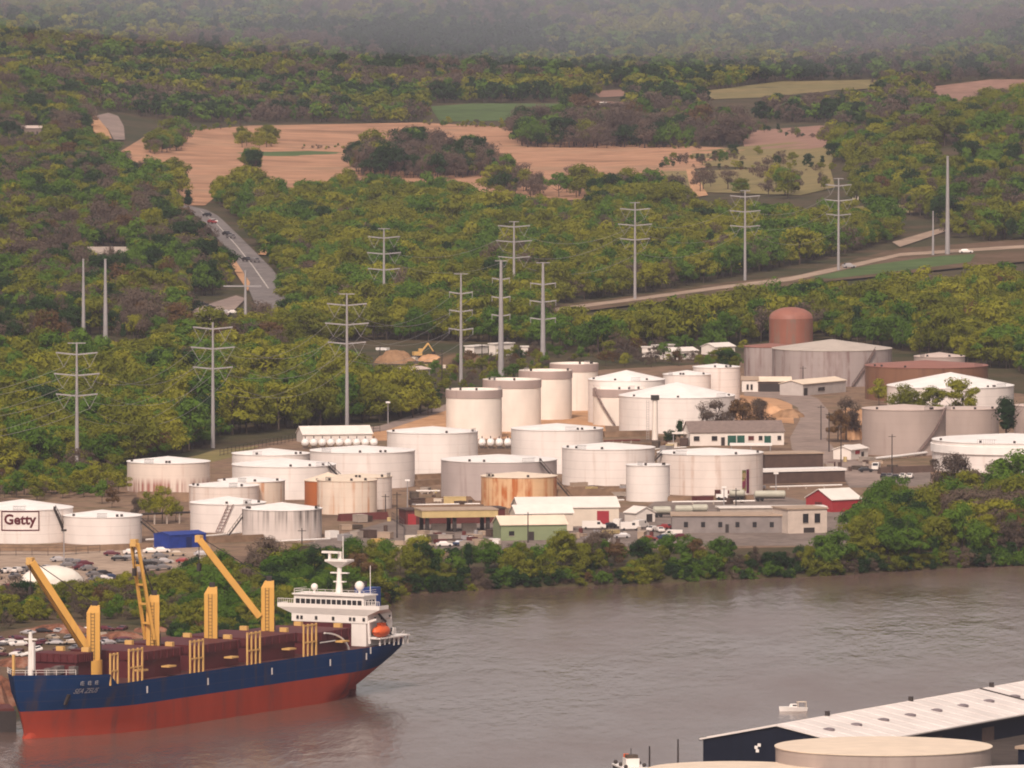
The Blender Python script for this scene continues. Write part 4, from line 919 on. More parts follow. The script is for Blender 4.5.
for k_, (pa_, pb_, lb_) in enumerate((((416, 494), (440, 494), 'pale pipe on the dyke terrace beside the tall pinkish tank'), ((560, 505), (624, 503), 'pale pipe below the brown earth dyke'), ((655, 452), (686, 450), 'pale pipe near the office porch'), ((672, 505), (755, 504), 'pale pipe along the foot of the stain-flecked tank'), ((400, 521), (480, 518), 'pale pipe behind the loading canopy'), ((268, 545), (330, 542), 'pale pipe at the foot of the black-streaked tank'), ((770, 490), (842, 488), 'pale pipe before the long dark shed'), ((604, 444), (640, 443), 'rusty pipe run behind the big plain tank'))):
    pipe(lb_, [pa_, pb_], .22, M_paint if k_ != 7 else M_maroonpipe, .9)
pipe('dark pipe rack between the Getty tank and the streaked tank', [(142, 525), (192, 523)], 0.3, M_dark, 3.0, 'pipe_rack')
def berm(label, pts, h, wd, m_=None, name='earth_dyke'):
    q = [P(*p) for p in pts]; o = q[0].copy(); b_ = MB()
    for i in range(len(q) - 1):
        A, B = q[i] - o, q[i + 1] - o; d = (B - A).normalized(); nn = Vector((-d.y, d.x, 0)); A = A - d * .3; B = B + d * .3
        b_.add([A - nn * wd - Vector((0, 0, .3)), A + nn * wd - Vector((0, 0, .3)), A + nn * wd * .3 + Vector((0, 0, h)), A - nn * wd * .3 + Vector((0, 0, h)),
                B - nn * wd - Vector((0, 0, .3)), B + nn * wd - Vector((0, 0, .3)), B + nn * wd * .3 + Vector((0, 0, h)), B - nn * wd * .3 + Vector((0, 0, h))],
               [(0, 1, 2, 3), (4, 7, 6, 5), (0, 3, 7, 4), (1, 5, 6, 2), (2, 6, 7, 3), (0, 4, 5, 1)])
    tag(b_.build(name, m_ or M_earth, None, o), label, 'embankment')
berm('brown earth dyke at the foot of the rust-dripped tank', [(140, 500), (232, 502)], 2.4, 3.0)
berm('brown earth dyke below the wavy-rimmed white tank', [(556, 497), (628, 496)], 2.2, 2.5)
berm('low earth dyke below the lilac-grey tank', [(412, 511), (482, 510)], 1.6, 3)
berm('tan dyke under the stain-flecked tank', [(668, 501), (752, 500)], 1.4, 2)
berm('long brown dyke below the Getty tank', [(-20, 550), (64, 552), (150, 549)], 1.6, 2)
berm('reddish dyke wall beside the streaked tank', [(208, 543), (262, 541)], 1.8, 1.5)
berm('dark dyke wall below the cream corrugated tank', [(340, 521), (386, 519)], 2.0, 1.2, M_maroon, 'retaining_wall')
berm('brown dyke behind the largest cone-roofed tank', [(604, 437), (652, 436)], 1.8, 2)
berm('dark kerb wall beside the gate yard', [(880, 474), (932, 472)], 2.0, 1.2, M_brick, 'retaining_wall')
for lb_, pts_, h_, w_ in (('brown dyke terrace beside the tall pinkish tank', [(414, 486), (442, 484)], 1.5, 2), ('upper brown dyke terrace beside the tall pinkish tank', [(416, 479), (442, 478)], 1.4, 2), ('brown dyke crossing behind the orange corrugated tank', [(418, 502), (484, 500)], 1.2, 2), ('narrow dyke before the wavy-rimmed tank', [(556, 491), (628, 490)], 1.2, 1.6), ('tan dyke behind the parked tanker trucks', [(700, 494), (764, 492)], 1.0, 1.5), ('dark dyke between the office and the big tanks', [(604, 450), (668, 447)], 1.6, 1.5)):
    berm(lb_, pts_, h_, w_)
def fence(label, pts, h=2.2):
    q = [P(*p) for p in pts]; o = q[0].copy(); e = empty('chain_fence', o, 0, label, 'fence'); b_ = MB(); r_ = MB()
    for i in range(len(q) - 1):
        n = max(2, int((q[i + 1] - q[i]).length / 4))
        for k in range(n + 1): c = q[i].lerp(q[i + 1], k / n) - o; b_.bar(c, c + Vector((0, 0, h)), .12)
        for z in (.4, 1.3, h): r_.bar(q[i] - o + Vector((0, 0, z)), q[i + 1] - o + Vector((0, 0, z)), .09)
    b_.build('post_and_mesh', M_dark, e); r_.build('rail', M_dark, e)
fence('dark chain fence before the Getty tank dyke', [(0, 556), (64, 556), (100, 553)])
fence('dark chain fence below the wood by the service track', [(220, 456), (300, 440), (380, 432)]); fence('dark chain fence at the back of the loading yard', [(392, 520), (404, 528), (404, 548)])
# heaps
def heap(label, px, py, wpx, hpx, m_, seed=0, name='sand_heap'):
    p = P(px, py); r_ = wpx / 2 * mpp(p.y); h = hpx * mpp(p.y); g = np.random.default_rng(seed); b_ = MB(); v = [(0, 0, h * 1.02)]; n = 28
    for i in range(1, 8):
        for k in range(n):
            a = 6.283 * k / n; q = i / 7
            rr = r_ * q * (1 + 0.18 * math.sin(3 * a + seed) + 0.1 * math.sin(7 * a + 2 * seed))
            v.append((rr * math.cos(a), rr * math.sin(a) * .8, h * ((1 - q * q) ** .9) * (1 + .22 * math.sin(3 * a + 2 * i + seed) * q) + g.uniform(-.06, .06) * h - (.3 if i == 7 else 0)))
    f = [(0, 1 + k, 1 + (k + 1) % n) for k in range(n)] + [(1 + i * n + k, 1 + (i + 1) * n + k, 1 + (i + 1) * n + (k + 1) % n, 1 + i * n + (k + 1) % n) for i in range(6) for k in range(n)]
    o = b_.add(v, f).build(name, m_, None, (p.x, p.y + r_ * .8, 4), smooth=True); tag(o, label, 'heap')
M_heap = gmat('heap_earth', [(0.26, 0.15, 0.08), (0.36, 0.22, 0.13)], 0.1, 0.5)
heap('large brown sand heap behind the wood clearing', 394, 364, 40, 13, M_heap, 1)
heap('grassy earth heap beside the sand heap', 460, 366, 66, 11, M_scrub, 2)
heap('pinkish soil heap between the other heaps', 430, 362, 30, 7, M_sand, 3)
heap('orange sand heap behind the white office', 768, 416, 50, 11, M_sand, 4)
heap('brown sand heap beside the access road', 790, 418, 34, 8, M_heap, 5)
heap('orange sand heap beside the large taupe tank', 852, 440, 22, 20, M_sand, 6)
heap('rusty scrap heap on the quay by the bow', -12, 706, 60, 30, gmat('scrap_rust', [(0.10, 0.045, 0.03), (0.24, 0.10, 0.06), (0.30, 0.17, 0.12)], .3, .8), 7, 'scrap_heap')
# ------------------------------------------------------------------ the bulk carrier
bowp = Vector((-108.1, 2287, .75)); sternp = Vector((-31.4, 2433, .75)); LS = (bowp - sternp).length
hd = (bowp - sternp).normalized()
ship = empty('cargo_ship', sternp, math.atan2(hd.y, hd.x), 'blue and red bulk carrier with yellow deck cranes, moored along the river', 'ship')
M_blue = tankmat('hull_blue', (0.006, 0.034, 0.115), (0.07, 0.045, 0.04), 0.4, scale=0.3, seam=0.15, rough=.85, spec=.02)
M_boot = tankmat('hull_red', (0.35, 0.052, 0.027), (0.15, 0.05, 0.04), 0.5, scale=0.2, seam=0.1, rough=.85, spec=.02)
M_deckred = mat('deck_red', (0.10, 0.03, 0.025), 0.8, 0.3, 0.3)
M_hatch = mat('hatch_maroon', (0.105, 0.018, 0.020), 0.6, 0.25, 0.3)
M_crane = tankmat('crane_yellow', (0.66, 0.36, 0.085), (0.35, 0.15, 0.05), 0.15, seam=0.0)
M_yel = mat('yellow_paint', (0.66, 0.40, 0.14), 0.55, 0.15, 0.5)
M_shipw = mat('ship_white', (0.80, 0.74, 0.69), 0.5, 0.10, 0.3)
M_orange = mat('lifeboat_orange', (0.70, 0.12, 0.03), 0.45, 0.1, 0.5)
def deckz(s):
    if s > 142: return 12.5 + 0.035 * (s - 142)
    if s < 14: return 10.3 + 0.07 * (14 - s)
    return 10.3
def hb(u, q):                               # half breadth; q: 0 at the waterline, 1 at the deck
    us = 0.26 - 0.12 * q; v0 = 0.04 + 0.58 * q; ub = 0.75 + 0.10 * q
    b_ = 13.0
    if u < us: b_ *= v0 + (1 - v0) * math.sin(math.pi / 2 * u / us)
    if u > ub: b_ *= max(0.012, 1 - ((u - ub) / (1 - ub)) ** (2.0 - 0.35 * q))
    return b_
def hullgrid(levels, n=64):
    v = []; rows = []
    for side in (1, -1):
        for lv in levels:
            row = []
            for i in range(n + 1):
                u = i / n; u = u - 0.04 * math.sin(6.283 * u)
                z = lv if lv is not None else 0
                zz = min(max(z, 0), 10.3) if lv is not None else 10.3
                xa = 13 * (1 - min(zz, 8.5) / 8.5) ** 1.3; xb = LS - 6.5 + 4.5 * (zz / 10.3) ** 1.2
                x = xa + (xb - xa) * u
                if lv is None: z = deckz(x)
                q = min(1.0, zz / 10.3); row.append(len(v)); v.append((x, side * hb(u, q ** 0.9), z))
            rows.append(row)
    f = []
    k = len(levels)
    for sd_ in range(2):
        for j in range(k - 1):
            A, B = rows[sd_ * k + j], rows[sd_ * k + j + 1]
            for i in range(n): f.append((A[i], A[i + 1], B[i + 1], B[i]))
    for j in range(k - 1):                  # close stem and transom
        for i in (0, n): f.append((rows[j][i], rows[j + 1][i], rows[k + j + 1][i], rows[k + j][i]))
    return v, f, rows
v, f, rows = hullgrid([5.2, 6.8, 8.6, None]); up_ = MB().add(v, f).build('upper_hull', M_blue, ship, smooth=True)
top = rows[3]; topb = rows[7]; DV = [v[i] for i in top] + [v[i] for i in topb]; kk = len(top)
v2, f2, r2 = hullgrid([-2.2, 0, 1.6, 3.4, 5.197]); low = MB().add(v2, f2).build('lower_hull', M_boot, ship, smooth=True)
MB().add([(x, y * 0.985, z - 0.35) for x, y, z in DV], [(i, i + 1, kk + i + 1, kk + i) for i in range(kk - 1)]).build('deck', M_deckred, ship)
MB().ball((LS - 11.5, 0, -0.9), 2.5, 16, 0, (2.2, 0.8, 1.0)).build('bulbous_bow', M_boot, low, smooth=True)
MB().box(9.5, 13.5, -.35, .35, -2, 4.6).build('rudder', M_boot, low)
rl = MB()                                   # bulwark cap and deck rails
for A in (top, topb):
    for i in range(0, kk - 1):
        a, b_ = Vector(v[A[i]]), Vector(v[A[i + 1]])
        if 1.5 < a.x < 12 or a.x > 150:
            rl.bar(a + Vector((0, 0, 1.1)), b_ + Vector((0, 0, 1.1)), .09); rl.bar(a + Vector((0, 0, .6)), b_ + Vector((0, 0, .6)), .07); rl.bar(a, a + Vector((0, 0, 1.1)), .08)
rl.build('railing', M_shipw, ship)
X0 = lambda t: LS * (1 - t)
for (ta, tb, z1, wd) in ((.116, .156, 16.8, 5.8), (.258, .357, 15.8, 9.3), (.400, .515, 15.6, 9.3), (.557, .672, 15.4, 9.3), (.716, .825, 14.7, 9.3)):
    c = MB().box(X0(tb), X0(ta), -wd + .4, wd - .4, 9.8, z1 - 1.9).build('hatch_coaming', M_hatch, ship)
    MB().box(X0(tb) - .3, X0(ta) + .3, -wd, wd, z1 - 1.897, z1).build('hatch_cover', M_hatch, c)
    for i in range(7):
        yy = -wd + .8 + i * (2 * wd - 1.6) / 6; MB().box(X0(ta) + .303, X0(ta) + .5, yy - .12, yy + .12, z1 - 1.8, z1 - .1).build('rib', M_hatch, c)
    for i in range(6):
        xx = X0(tb) + 1 + i * (X0(ta) - X0(tb) - 2) / 5; MB().box(xx - .12, xx + .12, wd + .003, wd + .22, z1 - 1.8, z1 - .1).build('rib', M_hatch, c)
    for yy in (-wd * .5, wd * .6): MB().box(X0(tb) - 1.6, X0(tb) - .6, yy - .9, yy + .9, z1 - .6, z1 + .9).build('hatch_gear', M_yel, c)
arcs = MB(); xa_ = X0(.716) - .4
pts = [(xa_ - 3 - 13.6 * math.sin(R(a)), 9.62, 8.9 + 5.6 * math.cos(R(a))) for a in range(8, 91, 7)]
for i in range(len(pts) - 1): arcs.bar(pts[i], pts[i + 1], .34)
arcs.bar((xa_ - 3, 9.62, 12.4), (xa_ - 10, 9.62, 12.4), .22)
arcs.build('white_arc', M_shipw, c)
def crane(t, ztop, jib=None, jw=3.2, jb=.8):
    x = X0(t); e = bpy.data.objects.new('deck_crane', None); e.parent = ship; e.location = (x, 0, 0); COL.objects.link(e)
    rot = R(28)
    MB().tube([(0, 0, 9.5), (0, 0, 14.2)], [1.95, 1.95], 20).build('pedestal', M_crane, e, smooth=True)
    p = MB(); p.box(-1.45, 1.45, -1.45, 1.45, 14.205, ztop - 1.0)
    p.add([(-1.45, -1.45, ztop - .997), (1.45, -1.45, ztop - .997), (1.45, 1.45, ztop - .997), (-1.45, 1.45, ztop - .997), (-1.2, -.6, ztop + .5), (1.2, -.6, ztop + .5), (1.2, 1.4, ztop + .5), (-1.2, 1.4, ztop + .5)],
          [(4, 5, 6, 7), (0, 1, 5, 4), (1, 2, 6, 5), (2, 3, 7, 6), (3, 0, 4, 7)])
    po = p.build('post', M_crane, e, rz=rot)
    ld = MB()
    for q in (-.5, .3): ld.bar((1.5, q, 14.3), (1.5, q, ztop - 1), .1)
    for q in range(14): ld.bar((1.5, -.5, 14.6 + q * .75), (1.5, .3, 14.6 + q * .75), .08)
    ld.build('ladder', M_dark, e, rz=rot)
    MB().box(-.7, .5, 1.452, 1.52, 21.0, 22.6).build('dark_patch_panel', M_bark, e, rz=rot)  # dark patch on one side of the post
    hd_ = MB(); hd_.box(-1.0, -.5, -.3, .9, ztop + .5, ztop + 1.5); hd_.box(.5, 1.0, -.3, .9, ztop + .5, ztop + 1.5); hd_.build('sheave_head', M_dark, e, rz=rot)
    MB().box(-.8, .8, 1.455, 1.7, 15.5, 18.2).build('cab_window', M_dark, e, rz=rot)
    if jib:
        A = Vector(jib[0]); B = Vector(jib[1]); d = (B - A).normalized(); sd_ = d.cross(Vector((0, 0, 1)))
        if len(jib) > 2: sd_ = Vector(jib[2])
        sd_ = (sd_ - d * sd_.dot(d)).normalized(); j = MB()
        w0 = jw / 2; w1 = jw / 2 * .72
        j.bar(A + sd_ * w0, B + sd_ * w1, jb, jb * 1.25); j.bar(A - sd_ * w0, B - sd_ * w1, jb, jb * 1.25)
        for k in range(1, 6):
            q = A.lerp(B, k / 5.0 - .03); ww = w0 + (w1 - w0) * k / 5; j.bar(q - sd_ * ww, q + sd_ * ww, .4, .45)
        jo = j.build('jib', M_crane, e)
        MB().box(-.7, .7, -.7, .7, -.7, .9).build('jib_head', M_yel, jo, B)
        hk = MB(); hk.bar((0, 0, -.5), (0, 0, -5.5), .14); hk.box(-.45, .45, -.35, .35, -7.2, -5.5); hk.build('hook_block', M_dark, jo, B)
        wr = MB(); wr.bar((0, 0, ztop + 1.0), B + Vector((0, 0, .5)), .12); wr.bar((.6, .6, ztop + 1.0), B + Vector((.5, .5, .5)), .12); wr.build('luffing_cable', M_dark, jo)
    return e
# local: +x to the bow, +y to the near (port) side
crane(.219, 25.6, [(1.4, -1.4, 17.2), (10.2, -9.9, 36.0)], 4.0, 1.15)
crane(.378, 26.2, [(1.8, .2, 17.0), (5.5, -1.5, 38.4), (.35, 1, 0)], 3.0, .5)
crane(.536, 26.3)
crane(.694, 26.0, [(1.2, -1.6, 18.5), (9.0, -12.6, 36.0)], 2.4, 1.15)
for t_, hh in ((.138, 7.0), (.203, 7.4), (.367, 7.4), (.523, 7.4), (.68, 7.4)):
    x = X0(t_); k = MB(); n_ = 2 if t_ < .15 else 3
    for i in range(n_ + 1): k.box(x - 2.9 + 5.8 * i / n_ * (.55 if n_ == 2 else 1) - .16, x - 2.9 + 5.8 * i / n_ * (.55 if n_ == 2 else 1) + .16, 11.9, 12.25, 10.0, 10.0 + hh)
    xe = x - 2.9 + 5.8 * (.55 if n_ == 2 else 1)
    for z in (10 + hh * .42, 10 + hh * .93): k.box(x - 2.9, xe, 12.0, 12.2, z, z + .34)
    k.build('stanchion_frame', M_yel, ship)
for t_ in (.225, .30, .47, .63, .78): MB().box(X0(t_) - 3.0, X0(t_) + .2, 9.5, 11.5, 12.0, 12.35).build('deck_platform', M_yel, ship)
# accommodation
ho = MB(); xf = X0(.868)
ho.box(9, xf - .3, -9.4, 9.4, 10, 15.2); ho.box(10, xf - .15, -9.8, 9.8, 15.203, 17.0)
ho.add([(10, -9.8, 17.003), (xf - .1, -9.8, 17.003), (xf - .1, 9.8, 17.003), (10, 9.8, 17.003), (xf - 4, -13.2, 18.4), (xf + .4, -13.2, 18.4), (xf + .4, 13.2, 18.4), (xf - 4, 13.2, 18.4)],
       [(0, 3, 2, 1), (4, 5, 6, 7), (0, 1, 5, 4), (1, 2, 6, 5), (2, 3, 7, 6), (3, 0, 4, 7)])
hou = ho.build('deckhouse', M_shipw, ship)
MB().box(xf - .297, xf - .05, -9.3, 5.6, 10, 15.1).build('house_front', M_hatch, hou)
wh = MB().box(16, xf + .2, -9.0, 9.0, 18.403, 21.3).build('wheelhouse', M_shipw, hou)
MB().box(15.6, xf + .6, -9.3, 9.3, 21.303, 21.6).build('roof', M_shipw, wh)
for i in range(13): MB().box(xf + .18, xf + .28, -8.5 + 1.33 * i, -7.45 + 1.33 * i, 19.3, 20.4).build('window', M_win, wh)
for i in range(3): MB().box(16.8 + 1.5 * i, 17.8 + 1.5 * i, 8.98, 9.08, 19.3, 20.4).build('window', M_win, wh)
bwk = MB(); bwk.box(xf + .15, xf + .4, -13.2, 13.2, 18.403, 19.3); bwk.box(xf - 4, xf + .1, 12.95, 13.2, 18.403, 19.3); bwk.box(xf - 4, xf + .1, -13.2, -12.95, 18.403, 19.3); bwk.build('bridge_wing', M_shipw, hou)
for y_ in (-8.2, -7.2, -3.4, 1.0, 5.4, 6.4, 8.9): MB().box(xf - .16, xf - .02, y_ - .3, y_ + .3, 15.7, 16.5).build('porthole', M_win, hou)
for x_ in (9.5, 12.5, 15.5, 18.5): MB().box(x_ - .35, x_ + .35, 9.38, 9.5, 12.6, 13.5).build('porthole', M_win, hou); 
for x_ in (11, 15, 18): MB().box(x_ - .35, x_ + .35, 9.78, 9.9, 15.7, 16.5).build('porthole', M_win, hou)
st = MB(); st.bar((9, 10.0, 10.4), (14, 10.0, 15.2), .5, .25); st.bar((14, 10.4, 15.2), (19, 10.4, 18.2), .5, .25); st.build('outer_stair', M_dark, hou)
rr_ = MB()
for z in (22.1, 22.6):
    rr_.bar((16, 9, z), (xf, 9, z), .08); rr_.bar((xf, -9, z), (xf, 9, z), .08); rr_.bar((16, -9, z), (xf, -9, z), .08)
for i in range(10): rr_.bar((xf, -9 + 2 * i, 21.6), (xf, -9 + 2 * i, 22.6), .08)
for i in range(9):
    rr_.bar((xf + .3, -13.1 + .5 * i, 19.3), (xf + .3, -13.1 + .5 * i, 20.3), .08)
    rr_.bar((xf + .3, 13.1 - .5 * i, 19.3), (xf + .3, 13.1 - .5 * i, 20.3), .08)
rr_.bar((xf + .3, -13.1, 20.3), (xf + .3, -9, 20.3), .09); rr_.bar((xf + .3, 13.1, 20.3), (xf + .3, 9, 20.3), .09)
rr_.build('railing', M_shipw, wh)
rm = MB(); rm.tube([(17, 0, 21.6), (17, 0, 24.5), (16.6, 0, 31.0)], [.85, .6, .42], 10); rm.box(15.2, 18.6, -2.9, 2.9, 28.8, 29.2); rm.box(16, 17.2, -2.2, 2.2, 26.0, 26.25); rm.box(16, 17.2, -1.4, 1.4, 24.0, 24.25)
rm.add([(15.2, -2.9, 28.797), (18.6, -2.9, 28.797), (18.6, 2.9, 28.797), (15.2, 2.9, 28.797), (16.4, -.5, 27.4), (17.4, -.5, 27.4), (17.4, .5, 27.4), (16.4, .5, 27.4)], [(4, 5, 6, 7), (0, 1, 5, 4), (1, 2, 6, 5), (2, 3, 7, 6), (3, 0, 4, 7)])
rmo = rm.build('radar_mast', M_shipw, ship)
MB().box(17.6, 18.2, -3.9, .4, 30.6, 31.1).build('radar_scanner', M_shipw, rmo); MB().bar((17.8, -2.0, 29.2), (17.8, -2.0, 30.6), .5).build('scanner_post', M_shipw, rmo)
MB().bar((16.6, .8, 29.2), (16.6, .8, 34.5), .16).build('antenna', M_shipw, rmo); MB().bar((16.5, 7.8, 21.6), (16.5, 7.8, 28.0), .12).build('antenna', M_shipw, rmo)
for (x_, y_, z_, r_) in ((18.5, -5.6, 22.9, .8), (17.2, 5.4, 23.4, 1.1)):
    d = MB().ball((x_, y_, z_), r_); d.bar((x_, y_, 21.6), (x_, y_, z_), .4); d.build('satellite_dome', M_shipw, wh, smooth=True)
fu = MB().box(8.2, 12.4, 1.5, 6.0, 15, 22.6).build('funnel', M_bluetarp if False else mat('funnel_blue', (0.02, 0.05, 0.20), .5, .1, .5), ship)
MB().tube([(10.2, 3.0, 22.6), (10.2, 3.0, 23.9)], .5).build('exhaust_pipe', M_dark, fu)
lb = MB().ball((17.6, 11.2, 13.3), 1.55, 14, 0, (2.3, .95, .95)); lbo = lb.build('lifeboat', M_orange, ship, smooth=True)
MB().box(16.4, 18.6, 10.6, 11.8, 14.4, 15.2).build('boat_cabin', M_orange, lbo)
for x_ in (14.0, 21.2):
    d = MB(); d.bar((x_, 10.2, 10.6), (x_, 9.9, 15.6), .5); d.bar((x_, 9.9, 15.6), (x_, 11.8, 16.2), .45); d.bar((x_, 10.2, 12.0), (x_, 12.0, 12.0), .4); d.build('davit', M_shipw, ship)
MB().box(6.0, 20.4, 9.0, 12.4, 11.6, 11.9).build('boat_deck', M_shipw, ship)
ps = MB()
for i in range(7): ps.box(6.2 + 2.2 * i, 6.5 + 2.2 * i, 11.8, 12.1, 9.8, 11.6)
ps.build('boat_deck_post', M_shipw, ship)
wb = MB(); wb.box(1.5, 3.0, -5, 3, 11, 12.8); wb.box(3.6, 5.0, 5.0, 7.5, 11, 13.0); wb.ball((1.6, 5.5, 12.2), .7); wb.box(.8, 2, -7.5, -6.3, 11, 12.4); wb.build('mooring_winch', M_shipw, ship)
fm = MB(); fm.tube([(156, 0, 12.5), (156, 0, 22.2)], [.62, .4], 10); fm.bar((156, -1.6, 20.6), (156, 1.6, 20.6), .3); fm.box(155.6, 156.4, .5, 1.0, 14, 20); fm.build('fore_mast', M_shipw, ship)
MB().bar((161.5, -1, 13), (161.5, -1, 17.6), .5).build('bow_post', M_yel, ship)
wl = MB()
for (x_, y_) in ((150, 3), (151, -3), (154, 3.4), (147, 5.5), (147, 2)): wl.box(x_ - .9, x_ + .9, y_ - .7, y_ + .7, 12.6, 14.3)
wl.build('windlass', mat('windlass_grey', (0.16, 0.13, 0.12), .7), ship)
for (s_, z_) in ((28, 7.6), (45, 7.4), (72, 7.4), (101, 7.2), (128, 7.4), (26, 8.8)):
    MB().box(s_ - .25, s_ + .25, 12.99, 13.06, z_, z_ + 1.5).build('hull_mark', M_shipw, up_)
# name on the near bow
def hullpt(x, z):
    zz = min(max(z, 0), 10.3); xa = 13 * (1 - min(zz, 8.5) / 8.5) ** 1.3; xb = LS - 6.5 + 4.5 * (zz / 10.3) ** 1.2
    u = (x - xa) / (xb - xa); q = min(1, zz / 10.3); y = hb(u, q ** .9); return Vector((x, y + .10, z))
M_name = mat('name_white', (0.34, 0.32, 0.33), .6, .2, .5)
tv, tf = textmesh('SEA ZEUS', 2.1, 0.25, 0.03); sc_ = 5.6 / (max(p[0] for p in tv) - min(p[0] for p in tv))
MB().add([hullpt(148.5 - p[0] * sc_, 9.2 + p[1] * sc_ * 1.15) for p in tv], tf).build('name_lettering', M_name, up_)
gl = MB()
for i in range(3):
    cx_ = 149.8 - 1.7 * i
    for (x0, z0, x1, z1) in ((-.7, .7, .7, .7), (-.7, .1, .7, .1), (0, 1.0, 0, -.8), (-.6, -.6, .6, -.6), (-.6, .7, -.8, -.6)):
        a, b_ = hullpt(cx_ - x0 * .6, 10.9 + z0 * .55), hullpt(cx_ - x1 * .6, 10.9 + z1 * .55); gl.bar(a, b_, .14, .06)
gl.build('name_characters', M_name, up_)
MB().bar(hullpt(152, 8.6), hullpt(152, 6.4), .9, .5).build('anchor', M_dark, up_)

# black barge at the quay beyond the bow
be = empty('barge', (-126.5, 2306, 0), R(8), 'black-hulled barge lying beyond the bow of the ship', 'barge')
MB().box(-26, 19, 0, 12, -1, 4.6).build('hull', M_dark, be)
MB().box(-25.6, 18.6, .4, 11.6, 4.603, 5.2).build('coaming', M_maroon, be)
# ------------------------------------------------------------------ small craft
def boat(label, px, py, L, ang, mats, cabin=True):
    p = P(px, py, 0); e = empty('motor_boat', p, ang, label, 'boat')
    n = 10; v = []; f = []
    for i in range(n + 1):
        u = i / n; b_ = L * .16 * (1 - max(0, (u - .45) / .55) ** 2.2) ; zt = L * (.12 + .05 * u)
        v += [(L * (u - .5), -b_, zt), (L * (u - .5) * .94, -b_ * .7, -.3), (L * (u - .5) * .94, b_ * .7, -.3), (L * (u - .5), b_, zt)]
    for i in range(n):
        for k in range(4): f.append((i * 4 + k, i * 4 + (k + 1) % 4, i * 4 + 4 + (k + 1) % 4, i * 4 + 4 + k))
    f += [(0, 1, 2, 3), (n * 4, n * 4 + 1, n * 4 + 2, n * 4 + 3)]
    MB().add(v, f).build('hull', mats[0], e)
    c = MB(); z = L * .12; c.add([(-.12 * L, -.11 * L, z), (.16 * L, -.10 * L, z), (.16 * L, .10 * L, z), (-.12 * L, .11 * L, z), (-.12 * L, -.10 * L, z + .13 * L), (.07 * L, -.09 * L, z + .13 * L), (.07 * L, .09 * L, z + .13 * L), (-.12 * L, .10 * L, z + .13 * L)],
          [(4, 5, 6, 7), (0, 1, 5, 4), (1, 2, 6, 5), (2, 3, 7, 6), (3, 0, 4, 7)])
    co = c.build('cabin', mats[1], e)
    MB().box(-.11 * L, .03 * L, -.112 * L, .112 * L, z + .06 * L, z + .105 * L).build('window', M_win, co)
    ca = MB(); ca.box(-.46 * L, -.14 * L, -.12 * L, .12 * L, z + .19 * L, z + .205 * L)
    for sx in (-.45, -.16):
        for sy in (-.11, .11): ca.bar((sx * L, sy * L, z), (sx * L, sy * L, z + .19 * L), .1)
    ca.build('sun_top', mats[2], e); return e
boat('small white motor boat with a tan sun top, out on the river', 793, 711, 6.4, R(190), (M_paint, M_paint, M_roofc))
def tug(px, py):
    p = P(px, py, 0); e = empty('work_boat', p, R(100), 'dark work boat with a white deck rail at the near shore', 'boat')
    MB().ext([(-2.6, 2.2), (-2.2, -.4), (2.2, -.4), (2.6, 2.2)], -7, 7).build('hull', M_dark, e)
    MB().box(-7.1, 7.1, -2.75, 2.75, 2.2, 2.5).build('rubbing_rail', M_paint, e)
    MB().box(-2, 2, -1.4, 1.4, 2.503, 4.2).build('cabin', M_shipw, e)
    MB().box(-1.6, .6, -1.2, 1.2, 4.203, 4.9).build('upper_cabin', M_bark, e)
    MB().box(1.2, 2.2, .2, 1.2, 4.203, 4.9).build('winch', M_orange, e)
    q = MB()
    for i in range(5): q.ball((-6 + i * 2.9, 2.2 * (-1) ** i, 2.9), .45)
    q.build('fender', M_dark, e); MB().bar((0, 0, 4.2), (0, 0, 6.2), .14).build('mast', M_dark, e)
tug(631, 778)
def mooring_pole(px, pyb, pyt, label):
    p = P(px, pyb, 0); h = (pyb - pyt) * mpp(p.y)
    tag(MB().tube([(0, 0, -2), (0, 0, h)], [.22, .16], 8).build('mooring_pole', M_dark, None, p), label, 'pole')
mooring_pole(649.5, 772, 746, 'shorter dark mooring pole near the work boat'); mooring_pole(678, 772, 739, 'taller dark mooring pole beside the blue warehouse')
# ------------------------------------------------------------------ near bank: warehouse and tanks
zn = 4.0
wv = empty('riverside_warehouse', (39.5, 2196, zn), math.atan2(-12.0, 23.4), 'navy warehouse with a long white roof and grey roof lights on the near bank', 'warehouse')
W_, LW, HE, HR = 34.0, 330.0, 4.3, 7.7     # width across the gable, length, eaves, ridge
MB().add([(0, 0, -4), (W_, 0, -4), (W_, LW, -4), (0, LW, -4), (0, 0, HE), (W_, 0, HE), (W_, LW, HE), (0, LW, HE), (W_ / 2, 0, HR), (W_ / 2, LW, HR)],
         [(0, 1, 5, 8, 4), (2, 3, 7, 9, 6), (1, 2, 6, 5), (3, 0, 4, 7)]).build('wall', M_navy, wv)
rf = MB(); sl = (HR - HE) / (W_ / 2)
for x0, x1 in ((-.6, W_ / 2), (W_ + .6, W_ / 2)):
    z0 = HE - .6 * sl
    rf.add([(x0, -.5, z0 + .03), (x1, -.5, HR + .03), (x1, LW + .5, HR + .03), (x0, LW + .5, z0 + .03), (x0, -.5, z0 + .35), (x1, -.5, HR + .35), (x1, LW + .5, HR + .35), (x0, LW + .5, z0 + .35)],
           [(0, 1, 2, 3), (4, 5, 6, 7), (0, 1, 5, 4), (1, 2, 6, 5), (2, 3, 7, 6), (3, 0, 4, 7)])
for i in range(54):
    y_ = 3 + i * 6.1
    for x0, x1 in ((-.6, W_ / 2), (W_ + .6, W_ / 2)):
        rf.bar((x0, y_, z0 + .37), (x1, y_, HR + .37), .14)
rfo = rf.build('roof', mat('warehouse_roof', (0.77, 0.70, 0.66), .6, .2, .12), wv)
